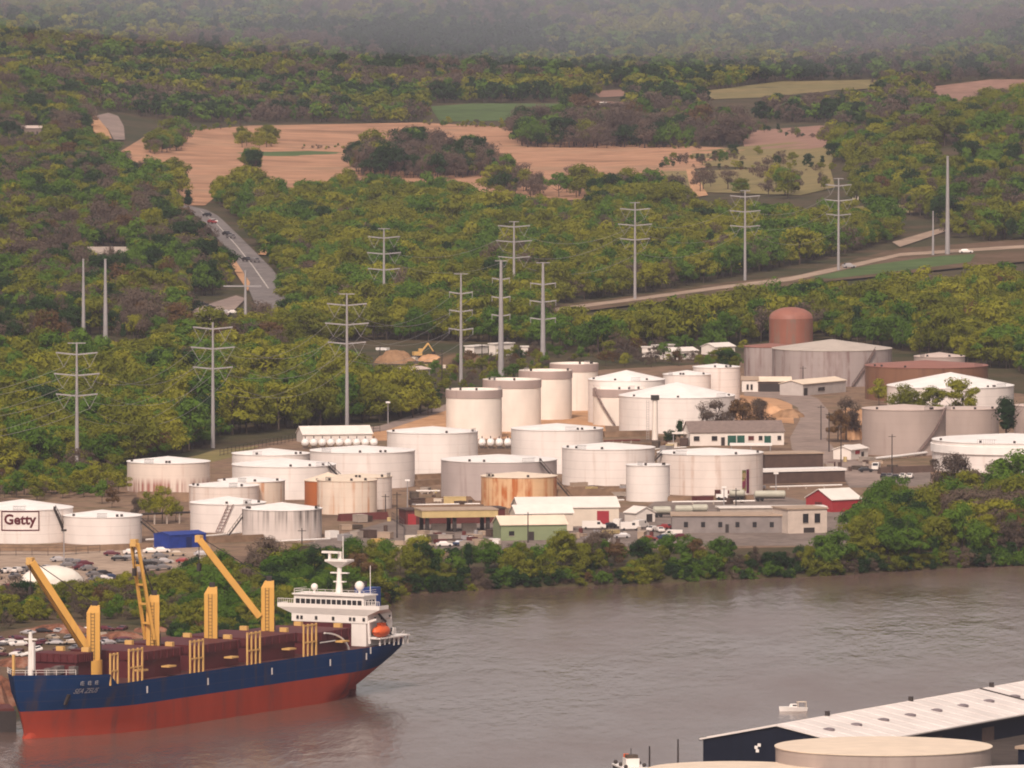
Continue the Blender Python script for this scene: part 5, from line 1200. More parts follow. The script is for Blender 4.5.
for i in range(22):
    y_ = 9 + i * 13.2; x_ = W_ * .72; z_ = HE + (W_ - x_) * sl + .36
    MB().tube([(x_, y_, z_ - .3), (x_, y_, z_ + .22), (x_, y_, z_ + .42)], [1.25, 1.25, .5], 14).build('roof_light', mat('roof_light_grey', (0.22, 0.18, 0.19), .5), rfo)
for i in range(8): MB().tube([(W_ / 2, 24 + 41 * i, HR + .3), (W_ / 2, 24 + 41 * i, HR + 1.3)], .55, 10).build('ridge_vent', M_dark, rfo)
for y_ in (104, 210): MB().box(W_ / 2, W_ + .5, y_ - .25, y_ + .25, 0, .1).v and None
for y_ in (100, 205):
    MB().add([(W_ / 2, y_ - .2, HR + .36), (W_ + .6, y_ - .2, z0 + .36), (W_ + .6, y_ + .2, z0 + .36), (W_ / 2, y_ + .2, HR + .36), (W_ / 2, y_ - .2, HR + .6), (W_ + .6, y_ - .2, z0 + .6), (W_ + .6, y_ + .2, z0 + .6), (W_ / 2, y_ + .2, HR + .6)],
             [(0, 3, 2, 1), (4, 5, 6, 7), (0, 1, 5, 4), (1, 2, 6, 5), (2, 3, 7, 6), (3, 0, 4, 7)]).build('expansion_joint', M_dark, rfo)
for (u_, z_) in ((12.2, 3.1), (12.9, 3.6), (12.5, 2.4)): MB().box(u_ - .35, u_ + .35, -.12, .02, z_ - .3, z_ + .35).build('wall_lamp', M_paint, wv)
gt = MB(); gt.box(-.75, -.5, -.4, LW, HE - .25, HE - .02); gt.box(W_ + .5, W_ + .75, -.4, LW, HE - .25, HE - .02); gt.build('gutter', M_dark, wv)
for i in range(12): MB().box(W_ - .02, W_ + .08, 12 + 26 * i, 18 + 26 * i, -.2, 3.0).build('door', M_brick, wv)
def near_tank(label, x0, x1, yr, roof, apex, rim, wall='taupe'):
    d0 = (HC - rim) / ((yr + 190) * 9.385e-5)
    t = tank(label, x0, x1, yr, 2000 if False else yr + (rim - zn) / mpp(d0) + (x1 - x0) / 2 * 0.086, apex, wall, roof, z=zn, fittings=False)
    return t
near_tank('large cream-roofed tank beside the navy warehouse', 775, 992, 746, 'c', 2.0, 15.0)
near_tank('cream-roofed tank cut by the lower edge of the view, next to the work boat', 648, 820, 769, 'c', 2.0, 12.0)
near_tank('pinkish white-roofed tank at the lower corner below the navy building', 962, 1120, 772, 'w', 1.0, 13.0)
le = empty('low_building', P(990, 772, zn) + Vector((6, 6, 0)), R(-27), 'low navy building with a brown flat roof behind the cream-roofed tank', 'building')
MB().box(0, 40, 0, 18, -2, 4.2).build('wall', M_navy, le); MB().box(-.5, 40.5, -.5, 18.5, 4.203, 4.8).build('roof', M_tanroof, le)
for u_ in (3, 7.5, 12): MB().box(u_, u_ + 1.8, -.1, .05, 1.5, 3.2).build('window', M_roofgrey, le)
# ------------------------------------------------------------------ power pylons
M_pole = mat('weathered_steel_pole', (0.33, 0.305, 0.305), 0.6, 0.15, 0.3)
PY = []
def pylon(label, x, yb, yt, arms, hw, strings=True, topw=None, rad=None, dist_py=None):
    """steel pole with crossarms; yb: foot, yt: head, arms: their heights, hw: half widths, all as seen in the photograph"""
    p = G(x, yb); m_ = mpp(p.y); h = (yb - yt) * m_; r0 = (rad or 0.75) * .86
    e = empty('power_pylon', (p.x, p.y, p.z), 0, label, 'pylon', 'steel power pylons')
    MB().tube([(0, 0, -1), (0, 0, h * .5), (0, 0, h)], [r0, r0 * .75, r0 * .42], 12).build('pole', M_pole, e, smooth=True)
    tips = []
    if topw:
        w_ = topw * m_; MB().bar((-w_, 0, h - .2), (w_, 0, h - .2), .28).build('shield_arm', M_pole, e)
    for ya, wp in zip(arms, hw):
        z = (yb - ya) * m_; w_ = wp * m_; a = MB()
        for s_ in (-1, 1):
            a.bar((0, 0, z - .35), (s_ * w_, 0, z + .25), .34, .42)
        ao = a.build('crossarm', M_pole, e)
        for s_ in (-1, 1):
            if strings:
                i_ = MB(); lo = (s_ * w_ * .62, 0, z - 4.0)
                i_.bar((s_ * w_ * .97, 0, z + .1), lo, .11); i_.bar((s_ * w_ * .27, 0, z - .1), lo, .11); i_.build('insulator', M_pole, ao); tips.append(Vector((p.x, p.y, p.z)) + Vector(lo))
            else:
                i_ = MB(); i_.bar((s_ * w_ * .95, 0, z), (s_ * w_ * .95, 0, z - 1.6), .18); i_.build('insulator', M_pole, ao); tips.append(Vector((p.x, p.y, p.z)) + Vector((s_ * w_ * .95, 0, z - 1.6)))
    PY.append(tips); return e
pylon('steel pylon with V strings beside the wood, nearest the Getty tank', 77, 476, 342, (353, 374, 394.5), (21, 23, 21), topw=9)
pylon('steel pylon with V strings standing behind the rust-dripped tank', 213, 448, 322, (327.5, 347.5, 367.5), (20, 22, 20))
pylon('steel pylon with V strings behind the long white shed', 347, 427, 293, (304, 323.5, 342.5), (20, 22, 19), topw=8)
pylon('steel pylon with V strings rising from the valley wood, the one furthest toward the highway', 384, 320, 228, (237, 253, 269), (16, 17, 16), topw=6)
pylon('slim pylon with plain arms behind the lowest cream tank', 461, 385, 273, (292.5, 310.5, 329), (12, 12, 12.5), False, 7)
pylon('thick pale pylon with short arms in the middle of three behind the cream tanks', 501, 377, 260, (278.5, 297, 315), (9, 9.5, 9.5), False, 6, rad=1.25)
pylon('steel pylon with V strings rising from the valley wood behind the thick pale pylon', 514, 302, 221, (226, 241, 257), (16, 18, 16), topw=5)
pylon('thick pylon with plain arms beside the highest cream tank', 543, 358, 262, (283.5, 301, 318.5), (13, 13.5, 13), False, 7, rad=1.15)
pylon('steel pylon with V strings at the start of the dirt corridor', 635, 301, 202, (209, 224.5, 239), (15, 17, 15), topw=5)
pylon('steel pylon with V strings in the middle of the corridor wood', 745, 281, 190, (196, 211, 226), (15, 15.5, 15), topw=5)
pylon('steel pylon with V strings beside the white vehicle on the grass bank', 838.5, 272, 178, (185, 200, 214.5), (13, 14, 12.5), topw=5)
def bare_pole(label, x, yb, yt, rad, name='steel_pole', arm=None):
    p = G(x, yb); m_ = mpp(p.y); h = (yb - yt) * m_; e = empty(name, p, 0, label, 'pole')
    MB().tube([(0, 0, -1), (0, 0, h)], [rad, rad * .45], 12).build('shaft', M_pole, e, smooth=True)
    if arm:
        for ya, l, r_ in arm: MB().bar((-l * m_, 0, (yb - ya) * m_), (r_ * m_, 0, (yb - ya) * m_), .5).build('crossarm', M_pole, e)
    else: MB().tube([(0, 0, h), (0, 0, h + .5)], rad * .5).build('cap', M_steel, e)
bare_pole('tall thick bare pole on the dirt corridor, without arms', 947.5, 256, 157, 1.15)
bare_pole('thin shorter bare pole next to the tall thick one', 933, 257, 212, .6)
bare_pole('bare steel pole over the wood, the one nearer the edge of the view', 83.5, 338, 260, .8)
bare_pole('bare steel pole over the wood, with a pale foot, beside its twin', 105.5, 340, 260, .95)
bare_pole('steel pole with one wide crossarm below the highway bend', 245.5, 340, 270, .75, arm=((286, 22, 16),))
M_wire = mat('aluminium_wire', (0.30, 0.28, 0.26), 0.5)
def wire(a, b_, sag, label, rad=.055):
    n = 14; o = a.copy(); pts = []
    for i in range(n + 1):
        u = i / n; q = a.lerp(b_, u); q.z -= 4 * sag * u * (1 - u); pts.append(q - o)
    tag(MB().tube(pts, rad, 4, cap=False).build('power_wire', M_wire, None, o), label, 'wire', 'power wires between the pylons')
def span(i, j, sag, ks, lab):
    for k in ks:
        if k < len(PY[i]) and k < len(PY[j]): wire(PY[i][k], PY[j][k], sag, lab)
span(0, 1, 9, range(6), 'thin wire slung over the wood between the two pylons nearest the dark slope')
span(1, 2, 9, range(6), 'thin wire slung between the pylons of the rust-dripped tank and the long shed')
span(2, 4, 6, range(6), 'thin wire slung from the long shed pylon toward the cream tanks')
span(3, 6, 6, (0, 3, 4), 'thin wire slung over the valley wood between its two pylons')
span(6, 8, 6, (1, 2, 5), 'thin wire slung over the valley wood to the start of the dirt corridor')
span(8, 9, 6, (0, 3, 4), 'thin wire slung along the first part of the dirt corridor')
span(9, 10, 6, (0, 2, 5), 'thin wire slung along the second part of the dirt corridor')
for k, q in enumerate(PY[0]): wire(q, q + Vector((-70, -80, -3)), 6, 'thin wire running out of view from the pylon nearest the Getty tank')
# wooden utility poles and lamp posts
def upole(label, x, yb, yt, name='utility_pole', lamp=False):
    p = P(x, yb); m_ = mpp(p.y); h = (yb - yt) * m_; e = empty(name, p, 0, label, 'lamp post' if lamp else 'pole')
    MB().tube([(0, 0, -.3), (0, 0, h)], [.2, .13], 7).build('pole', M_steel if lamp else M_dark, e)
    if lamp: MB().box(-.7, .7, -.3, .3, h, h + .5).build('lamp_head', M_paint if lamp == 2 else M_dark, e)
    else: MB().bar((-1.1, 0, h - .7), (1.1, 0, h - .7), .16).build('crossarm', M_dark, e)
for a in (('dark utility pole beside the slim pylon', 442, 390, 349), ('dark utility pole between the two pylons behind the cream tanks', 482, 372, 344), ('dark utility pole right behind the sand heaps', 380, 362, 345), ('dark utility pole behind the thick pale pylon', 519, 362, 345),
          ('dark utility pole at the loading yard, beside the yellow canopy', 397, 538, 492), ('dark utility pole in front of the green shed', 528, 543, 512), ('tall dark utility pole by the gate yard', 892, 474, 434),
          ('dark utility pole where the access road bends, upper one', 803, 392, 366), ('dark utility pole beside the access road, before the sand heap', 821, 440, 405), ('dark utility pole beside the access road, after the sand heap', 829, 452, 412), ('dark utility pole by the small white house', 841, 463, 424),
          ('dark utility pole in front of the parked tanker truck', 736, 506, 488), ('dark utility pole among the bank trees by the black-streaked tank', 302, 560, 528), ('dark utility pole in the junction of dark pipes', 385.5, 516, 494)):
    upole(*a)
for a in (('lamp post in front of the plain white tank', 64, 566, 531, 1), ('lamp post with pale head by the service track', 388, 424, 403, 2), ('lamp post standing before the tall pinkish white tank', 430, 476, 451, 1), ('slim lamp post at the long white shed corner', 407.5, 508, 481, 2),
          ('lamp post beside the long dark shed', 776, 492, 474, 2), ('lamp post by the mural strip', 724, 506, 488, 2)):
    upole(a[0], a[1], a[2], a[3], 'lamp_post', a[4])
# platform mast before the great cone tank
p = P(655, 440); m_ = mpp(p.y); e = empty('platform_mast', p, 0, 'pale lattice mast with a dark platform in front of the largest cone tank', 'mast')
MB().tube([(0, 0, -.3), (0, 0, 12.5)], [1.0, .8], 12).build('column', TM['cream'], e, smooth=True)
MB().box(-1.3, 1.3, -1, 1, 12.5, 14.0).build('platform', M_dark, e)
lt = MB()
for s_ in (-1.9, -2.6): lt.bar((s_, 0, 0), (s_, 0, 12.4), .12)
for i in range(16): lt.bar((-1.9, 0, .5 + .75 * i), (-2.6, 0, .5 + .75 * i), .1)
lt.build('ladder', M_steel, e)
# mural strip on the stain-flecked tank
t16 = [o for o in bpy.data.objects if o.get('label', '').startswith('large stain-flecked')][0]
mm = newmat('mural_paint'); n = mm.node_tree.nodes; bs = n['Principled BSDF']; tc = n.new('ShaderNodeTexCoord'); vo = n.new('ShaderNodeTexVoronoi'); vo.inputs['Scale'].default_value = .9
cr = n.new('ShaderNodeValToRGB'); cr.color_ramp.interpolation = 'CONSTANT'; E = cr.color_ramp.elements
E[0].color = (.16, .16, .03, 1); E[1].position = .35; E[1].color = (.20, .03, .06, 1); q = E.new(.55); q.color = (.35, .24, .12, 1); q = E.new(.75); q.color = (.06, .06, .03, 1)
sp = n.new('ShaderNodeSeparateColor'); lk(mm, tc.outputs['Object'], vo.inputs[0]); lk(mm, vo.outputs['Color'], sp.inputs[0]); lk(mm, sp.outputs[0], cr.inputs[0]); lk(mm, cr.outputs[0], bs.inputs['Base Color'])
s16 = mpp(t16.location.y); u0 = 33.5 * s16
mu = MB(); strip(mu, t16, u0, u0 + 5 * s16, 1.2, 7.2, .06); mu.build('mural', mm, t16)
mu = MB(); strip(mu, t16, u0 + 5.6 * s16, u0 + 9.5 * s16, .6, 7.4, .06); mu.build('mural_panel', mat('mural_maroon', (.13, .012, .05), .6, .4, .8), t16)

# ladder on the streaked tank
tk = [o for o in bpy.data.objects if o.get('label', '').startswith('streaked white tank with a lattice')][0]
la = MB(); 
for u_ in (-.9, .5):
    a_, b_ = on_wall(tk, [(u_ - 2.2, .3)], .9)[0], on_wall(tk, [(u_ + 1.2, tk['h'])], .5)[0]; la.bar(a_, b_, .18)
for i in range(9):
    q = i / 9; a_ = on_wall(tk, [(-.9 - 2.2 + 3.4 * q, .3 + tk['h'] * q)], .8)[0]; b_ = on_wall(tk, [(.5 - 2.2 + 3.4 * q, .3 + tk['h'] * q)], .8)[0]; la.bar(a_, b_, .13)
la.build('lattice_ladder', M_maroon, tk)

# ------------------------------------------------------------------ vehicles
M_car = objcol('car_paint', .3); M_tyre = mat('tyre', (.02, .018, .018), .8); M_glass = mat('car_glass', (.03, .03, .035), .1, .2, .5, spec=.6)
def carmeshes():
    pr = [(-2.2, .35), (-2.25, .8), (-2.1, .98), (-1.75, 1.0), (-1.2, 1.42), (.35, 1.45), (1.0, 1.0), (2.0, .86), (2.2, .65), (2.2, .35)]
    b_ = MB(); W = .85
    v = []
    for s_ in (-1, 1): v += [(x, s_ * (W if z < 1.05 else W * .78), z) for x, z in pr]
    n = len(pr); b_.add(v, [tuple(range(n)), tuple(range(n, 2 * n))[::-1]] + [(k, (k + 1) % n, n + (k + 1) % n, n + k) for k in range(n)])
    body = b_.mesh('body', M_car)
    g_ = MB()
    for s_ in (-1, 1):
        g_.add([(-1.45, s_ * .80, 1.06), (-1.12, s_ * .685, 1.37), (.32, s_ * .685, 1.39), (.78, s_ * .80, 1.06)], [(0, 1, 2, 3)])
    g_.add([(.99, -.70, 1.04), (.99, .70, 1.04), (.42, .58, 1.42), (.42, -.58, 1.42)], [(0, 1, 2, 3)]); g_.add([(-1.75, -.68, 1.04), (-1.75, .68, 1.04), (-1.24, .58, 1.42), (-1.24, -.58, 1.42)], [(0, 1, 2, 3)])
    gl_ = g_.mesh('glass', M_glass)
    wl_ = MB().tube([(0, -.11, 0), (0, .11, 0)], .32, 10).mesh('wheel', M_tyre)
    return body, gl_, wl_
CB, CG, CW = carmeshes()
CARCOL = {'white': (.72, .66, .62), 'silver': (.40, .37, .37), 'black': (.02, .018, .02), 'dark blue': (.03, .045, .10), 'red': (.24, .03, .03), 'grey': (.16, .145, .145), 'maroon': (.10, .02, .03), 'green': (.05, .09, .07), 'tan': (.34, .26, .19)}
CPAL = ['white', 'white', 'silver', 'silver', 'black', 'black', 'dark blue', 'grey', 'grey', 'red', 'maroon', 'tan', 'green']
def car(loc, ang, colr, label, group, name='parked_car', sc=(1, 1, 1), rx=0.0):
    e = empty(name, loc, ang, label, 'car', group); e.scale = sc; e.rotation_euler[0] = rx
    b_ = linkmesh('body', CB, e); b_.color = (*CARCOL[colr], 1); linkmesh('glass', CG, e)
    for x in (-1.35, 1.4):
        for y in (-.78, .78): linkmesh('wheel', CW, e).location = (x, y, .32)
    return e
VN = {'white': (.74, .68, .63), 'cream': (.66, .56, .44)}
def van(px, py, ang, label, group=None, colr='white', L=5.6, name='van', z=4.2, tri=False):
    p = P(px, py, z); e = empty(name, p, ang, label, 'van', group)
    pr = [(-L / 2, .4), (-L / 2, 2.2), (L / 2 - 1.6, 2.25), (L / 2 - .9, 1.35), (L / 2, 1.15), (L / 2, .4)]
    b_ = MB(); n = len(pr); b_.add([(x, s_ * .95, zz) for s_ in (-1, 1) for x, zz in pr], [tuple(range(n)), tuple(range(n, 2 * n))[::-1]] + [(k, (k + 1) % n, n + (k + 1) % n, n + k) for k in range(n)])
    o = b_.build('body', M_car, e); o.color = (*VN[colr], 1)
    g_ = MB()
    for s_ in (-1, 1): g_.box(L / 2 - 2.4, L / 2 - 1.55, s_ * .955 - .01, s_ * .955 + .01, 1.35, 2.0)
    g_.add([(L / 2 - 1.52, -.8, 2.15), (L / 2 - 1.52, .8, 2.15), (L / 2 - .86, .8, 1.4), (L / 2 - .86, -.8, 1.4)], [(0, 1, 2, 3)])
    g_.build('glass', M_glass, e)
    for x in (-L / 2 + 1, L / 2 - 1):
        for y in (-.85, .85): linkmesh('wheel', CW, e).location = (x, y, .32)
    return e
def tanker(px, py, ang, label, L=10.5, cab=True):
    p = P(px, py, 4.2); e = empty('tanker_truck', p, ang, label, 'truck', None)
    b_ = MB().lathe([(.05, 0), (.8, .1), (1.15, .4), (1.15, L - .4), (.8, L - .1), (.05, L)], 16); b_.v = [(z - L / 2, x * .9, y * .9 + 1.95) for x, y, z in b_.v]
    b_.build('vessel', mat('dull_vessel', (.46, .44, .36), .5, .2, .4), e, smooth=True)
    MB().box(-L / 2 + .3, L / 2 - .3, -.5, .5, .65, 1.05).build('chassis', M_dark, e)
    if cab:
        c = MB(); c.box(L / 2 + .5, L / 2 + 2.3, -1.15, 1.15, .7, 2.9); c.box(L / 2 + 2.3, L / 2 + 3.7, -.9, .9, .7, 1.7); c.build('cab', M_paint, e)
        MB().box(L / 2 + 2.25, L / 2 + 2.33, -1.0, 1.0, 1.8, 2.7).build('windscreen', M_glass, e); MB().box(L / 2 - .4, L / 2 + .6, -.4, .4, .7, 1.0).build('coupling', M_dark, e)
    for x in ((-L / 2 + 1, -L / 2 + 2.2) + ((L / 2 + 1.2, L / 2 + 3.0) if cab else ())):
        for y in (-1.0, 1.0):
            w_ = linkmesh('wheel', CW, e); w_.location = (x, y, .5); w_.scale = (1.5, 1.5, 1.5)
def lot(rows, label, group, ang0=R(75), jit=.12, gap=2.7, mess=False):
    for (xa, ya, xb, yb) in rows:
        a, b_ = P(xa, ya, 4.15), P(xb, yb, 4.15); n = max(2, int((b_ - a).length / gap)); d = (b_ - a)
        for i in range(n):
            if random.random() < .12: continue
            q = a.lerp(b_, (i + .5) / n); c = random.choice(CPAL if not mess else ['white', 'silver', 'grey', 'maroon', 'tan', 'black', 'maroon', 'tan'])
            car(q + Vector((random.uniform(-.3, .3), random.uniform(-.6, .6) * (4 if mess else 1), 0)), (random.uniform(0, 6.28) if mess else ang0 + random.uniform(-jit, jit)), c, '%s car %s' % (('crushed ' if mess else '') + c, label), group, 'wrecked_car' if mess else 'parked_car', (1, 1, random.uniform(.5, .8)) if mess else (1, 1, 1), random.uniform(-.3, .3) if mess else 0)
lot([(56, 561, 88, 566), (58, 566, 92, 571)], 'parked beyond the tent, under the lamp post', 'cars under the lamp post', gap=3.6, ang0=R(20))
lot([(90, 577, 118, 574), (92, 582, 116, 579)], 'parked in the short row at the end of the tent', 'cars at the end of the tent', gap=3.2, ang0=R(35))
lot([(-8, 574, 52, 570), (-8, 580, 50, 576)], 'parked in the row behind the tent', 'cars behind the tent', gap=3.0, ang0=R(60))
lot([(-8, 590, 26, 588)], 'parked in the lot before the tent', 'cars before the tent', gap=3.2, ang0=R(40))
lot([(106, 556, 168, 552), (114, 561, 166, 558), (136, 566, 168, 563), (146, 571, 170, 569)], 'parked near the blue shelter', 'cars near the blue shelter', gap=3.4, ang0=R(10))
lot([(164, 556, 215, 556), (176, 563, 205, 563)], 'parked in front of the blue shelter', 'cars in front of the blue shelter', gap=4.5, ang0=R(5))
lot([(-8, 640, 130, 637), (-8, 646, 135, 643), (-8, 652, 120, 649), (20, 633, 130, 630), (0, 643, 130, 640), (-8, 657, 90, 654)], 'dumped in the scrap yard behind the ship', 'scrap cars behind the ship', gap=3.9, mess=True)
M_scr = MATS['scrap_rust']
for a_ in (('long low scrap heap behind the crushed cars', 60, 634, 70, 8, 11), ('rusty scrap heap between the crushed cars and the ship', 20, 668, 60, 9, 12), ('flat scrap heap behind the second crane', 120, 640, 46, 7, 13), ('small scrap heap at the edge of the scrap yard', 150, 633, 40, 6, 14)): heap(a_[0], *a_[1:5], M_scr, a_[5], 'scrap_heap')
for i, (x, y, c) in enumerate(((207, 218, 'black'), (212, 225, 'red'), (213, 224.5, 'white'), (227, 237, 'black'), (231, 240, 'grey'), (247, 263, 'black'), (255, 264, 'grey'))):
    p = G(x, y); car(p + Vector((0, 0, .75)), R(118 + (180 if i % 2 else 0)), c, ('%s car driving on the highway, ' % c) + ('first from the fields', 'beside a white one', 'next to a red one', 'mid way', 'behind a black one', 'near the bend', 'at the bend')[i], 'cars on the highway', 'highway_car', (1.35, 1.25, 1.3))
for x, y, c, lb in ((203, 308, 'black', 'black car on the side road'), (210, 311, 'black', 'black car at the foot of the side road'), (226, 316, 'silver', 'silver car parked at the end of the side road'), (233, 316, 'white', 'white car parked at the end of the side road')):
    p = G(x, y); car(p + Vector((0, 0, .9)), R(15), c, lb, None)
van(630, 530, R(10), 'white van beside the red roller door warehouse, the last of the line'); van(594, 529, R(0), 'white panel van parked against the cream annex', L=6.5)
van(618, 527, R(80), 'white van facing the yard beside the panel van'); van(641, 528, R(60), 'white van under the small white shed'); van(672, 538, R(180), 'white van at the end by the grey depot')
for i, (x, y, c) in enumerate(((614, 527, 'silver'), (653, 531, 'white'), (660, 532, 'white'), (665, 529, 'red'), (622, 538, 'silver'), (609, 528, 'black'))):
    car(P(x, y, 4.2), R(20 + 40 * i), c, c + ' car among the vans in the loading yard' + (', nearest the bank trees' if i == 4 else ''), 'cars in the loading yard')
tanker(662, 517, R(5), 'pale tanker trailer, first beside the small white shed', 5.2, False); tanker(684, 516, R(5), 'pale tanker trailer, second beside the small white shed', 5.2, False); tanker(700, 515, R(5), 'pale tanker trailer standing alone at the row end', 4.6, False)
tanker(737, 500, R(185), 'white tanker truck with its cab under the stain-flecked tank', 4.6); tanker(770, 501, R(4), 'long pale tanker trailer nearest the mural strip', 9, False)
van(876, 470, R(-100), 'small white van driving on the gate yard'); car(P(866, 472, 4.2), R(10), 'black', 'black car beside the white van on the gate yard', None)
for i, (x, y, c) in enumerate(((884, 478, 'black'), (890, 478, 'grey'), (896, 479, 'black'), (903, 478, 'white'), (910, 478, 'white'))): car(P(x, y, 4.2), R(80), c, c + ' car parked along the gate yard dyke', 'cars along the gate yard dyke')
p = G(849, 270); car(p + Vector((0, 0, .8)), R(20), 'silver', 'silver vehicle parked at the pylon on the grass bank', None, sc=(1.3, 1.3, 1.5))
p = G(966, 255); car(p + Vector((0, 0, .8)), R(0), 'white', 'white pickup by the tall bare pole', None, sc=(1.4, 1.2, 1.3))
for i, (x, y, c) in enumerate(((411, 384, 'white'), (416, 386, 'silver'), (420, 385, 'red'), (432, 384, 'tan'))): car(P(x, y, 4.1), R(25 * i), c, c + ' car beside the grey bungalow', None)
# yellow digger by the heaps
p = P(418, 358); e = empty('excavator', p, R(20), 'yellow excavator between the sand heaps', 'digger')
MB().box(-2, 2, -1.4, 1.4, 0, .9).build('track', M_dark, e); MB().box(-1.8, 1.2, -1.2, 1.2, .95, 2.3).build('body', M_yel, e); MB().box(.1, 1.3, -1.1, 0, 2.3, 3.4).build('cab', M_yel, e)
bo = MB(); bo.bar((1, .5, 1.8), (4, .5, 5.2), .5); bo.bar((4, .5, 5.2), (6, .5, 2.2), .4); bo.build('boom', M_yel, e); MB().box(5.6, 6.5, -.1, 1.1, 1.2, 2.3).build('bucket', M_dark, e)
# yard bits: pallets and drums before the loading canopy
for i, (x, y, wd, h, mm_, lb) in enumerate(((396, 546, 7, 1.4, M_tanroof, 'tan stack of boards in the yard by the bank trees'), (410, 542, 3, 1.8, M_cream, 'cream crate in the yard by the bank trees'), (421, 543, 2, 2.2, M_cream, 'tall cream crate beside the cream crate'), (404, 550, 6, 1.0, M_roofc, 'long flat crate at the edge of the bank trees'), (378, 543, 3, 1.2, M_yel, 'yellow crate near the cream corrugated tank'), (332, 538, 3, 2.0, M_paint, 'white crate before the cream corrugated tank'), (345, 541, 3.5, 1.8, M_steel, 'grey crate before the cream corrugated tank'))):
    p = P(x, y); e = empty('crate', p, R(8 * i), lb, 'crate'); MB().box(-wd / 2, wd / 2, -1.2, 1.2, .12, h).build('box', mm_, e)
    for u in (-.4, 0, .4): MB().box(u * wd - .1, u * wd + .1, -1.25, 1.25, -.1, .12).build('skid', M_bark, e)
p = P(451, 540); 
for (x, y, lb) in ((498, 535, 'white round tank head beside the green shed'),):
    p = P(x, y); e = empty('small_tank', p, 0, lb, 'tank'); MB().ball((0, 0, 1.4), 1.3).build('vessel', M_paint, e, smooth=True); MB().box(-.6, .6, -.6, .6, -.2, .4).build('foot', M_dark, e)
# ------------------------------------------------------------------ single trees of the terminal
def lone(px, py, hpx, kind, label, spr=1.1, v=0, z=4.0):
    p = P(px, py, z); plant_tree((p.x, p.y, z - .1, hpx * mpp(p.y), KI[kind], v, random.uniform(0, 6.28), spr, 'lone'), label, None)
lone(716, 437, 42, 'brown', 'bare grey tree in front of the largest cone tank', 1.2, 0); lone(742, 437, 42, 'rust', 'bare reddish tree before the orange sand heap', 1.1, 1); lone(758, 436, 42, 'brown', 'bare brown tree beside the office roof', 1.1, 2)
lone(680, 442, 25, 'dark', 'dark green conifer at the office porch', 1.0, 0); lone(670, 444, 16, 'dark', 'low dark bush beside the porch conifer', 1.3, 1)
lone(1006, 442, 50, 'dark', 'tall dark conifer between two taupe tanks', 1.3, 0)
lone(962, 424, 50, 'yellow', 'leafy forked tree before the white cone tank', 1.25, 2); lone(932, 424, 42, 'olive', 'olive green tree before the white cone tank, middle one', 1.1, 1); lone(906, 424, 44, 'olive', 'olive tree before the white cone tank, beside the brown tank', 1.1, 0); lone(879, 406, 30, 'yellow', 'yellow bush before the brown tank', 1.0, 1)
lone(846, 440, 48, 'brown', 'tall bare tree at the bend of the access road', .9, 0); lone(838, 442, 36, 'rust', 'reddish bare tree behind the road bend', .9, 1)
for i, (x, y, h) in enumerate(((148, 522, 34), (162, 524, 42), (138, 520, 26), (176, 522, 24), (112, 508, 24), (102, 504, 28))): lone(x, y, h, ('olive', 'yellow', 'brown', 'olive', 'rust', 'green')[i], ('olive sapling', 'tall yellow green sapling', 'bare brown sapling', 'small olive bush', 'rusty bush', 'green bush')[i] + ' before the rust-dripped tank', .8, i % 3)
for i, (x, y, h, k_) in enumerate(((420, 400, 22, 'green'), (434, 404, 18, 'dark'), (446, 396, 20, 'olive'), (470, 372, 14, 'olive'), (400, 396, 22, 'dark'), (386, 392, 24, 'olive'), (360, 384, 20, 'green'), (410, 372, 12, 'olive'), (490, 366, 12, 'green'))): lone(x, y, h, k_, '%s bush in the clearing %s' % (k_, ('below the bungalow', 'beside the utility pole', 'next to the lowest cream tank', 'behind the slim pylon', 'before the bungalow', 'near the service track', 'at the wood edge', 'behind the bungalow', 'behind the second cream tank')[i]), 1.2, i % 3)
# odds and ends standing about the yards
CLUT = [M_tanroof, M_tanroof, M_paint, M_steel, M_brick, M_maroon, M_conc, M_conc, M_bark, M_cream, M_brick, M_yellow]
CNAME = {'tan_roof': 'tan', 'white_paint': 'white', 'galvanised_steel': 'steel grey', 'dark_brown_wall': 'dark brown', 'maroon_wall': 'maroon', 'concrete_wall': 'pale grey', 'bark': 'brown', 'cream_cladding': 'cream', 'yellow_fascia': 'dull yellow'}
def clutter(n, poly, where, hmax=2.2):
    x0, x1 = min(p[0] for p in poly), max(p[0] for p in poly); y0, y1 = min(p[1] for p in poly), max(p[1] for p in poly); k = 0
    while k < n:
        x, y = random.uniform(x0, x1), random.uniform(y0, y1)
        if not inpoly(np.array([x]), np.array([y]), poly)[0]: continue
        p = P(x, y, 4.1); k += 1
        if any(math.hypot(p.x - a, p.y - b_) < r_ + 2.5 for a, b_, r_ in TANKS): continue
        if random.random() < .35:
            h = random.uniform(.9, 1.6); o = MB().lathe([(.01, 0), (.55, 0), (.58, .06), (.55, h * .5), (.58, h * .52), (.55, h - .05), (.5, h), (.01, h)], 12)
            mm_ = random.choice(CLUT); o = o.build('drum', mm_, None, p)
            tag(o, '%s drum standing ' % CNAME[mm_.name] + where, 'drum', 'drums ' + where)
        else:
            wx, wy, h = random.uniform(.8, 3.2), random.uniform(.8, 1.6), random.uniform(.6, hmax); mm_ = random.choice(CLUT); b_ = MB(); b_.box(-wx, wx, -wy, wy, .14, h)
            for u in (-.8, 0, .8): b_.box(u * wx - .12, u * wx + .12, -wy - .05, wy + .05, -.02, .137)
            b_.box(-wx - .06, wx + .06, -wy - .06, wy + .06, h + .003, h + .12)
            o = b_.build('crate', mm_, None, p, random.uniform(0, 3)); tag(o, '%s %s crate standing ' % ('small' if wx * h < 1.6 else 'large', CNAME[mm_.name]) + where, 'crate', 'crates ' + where)
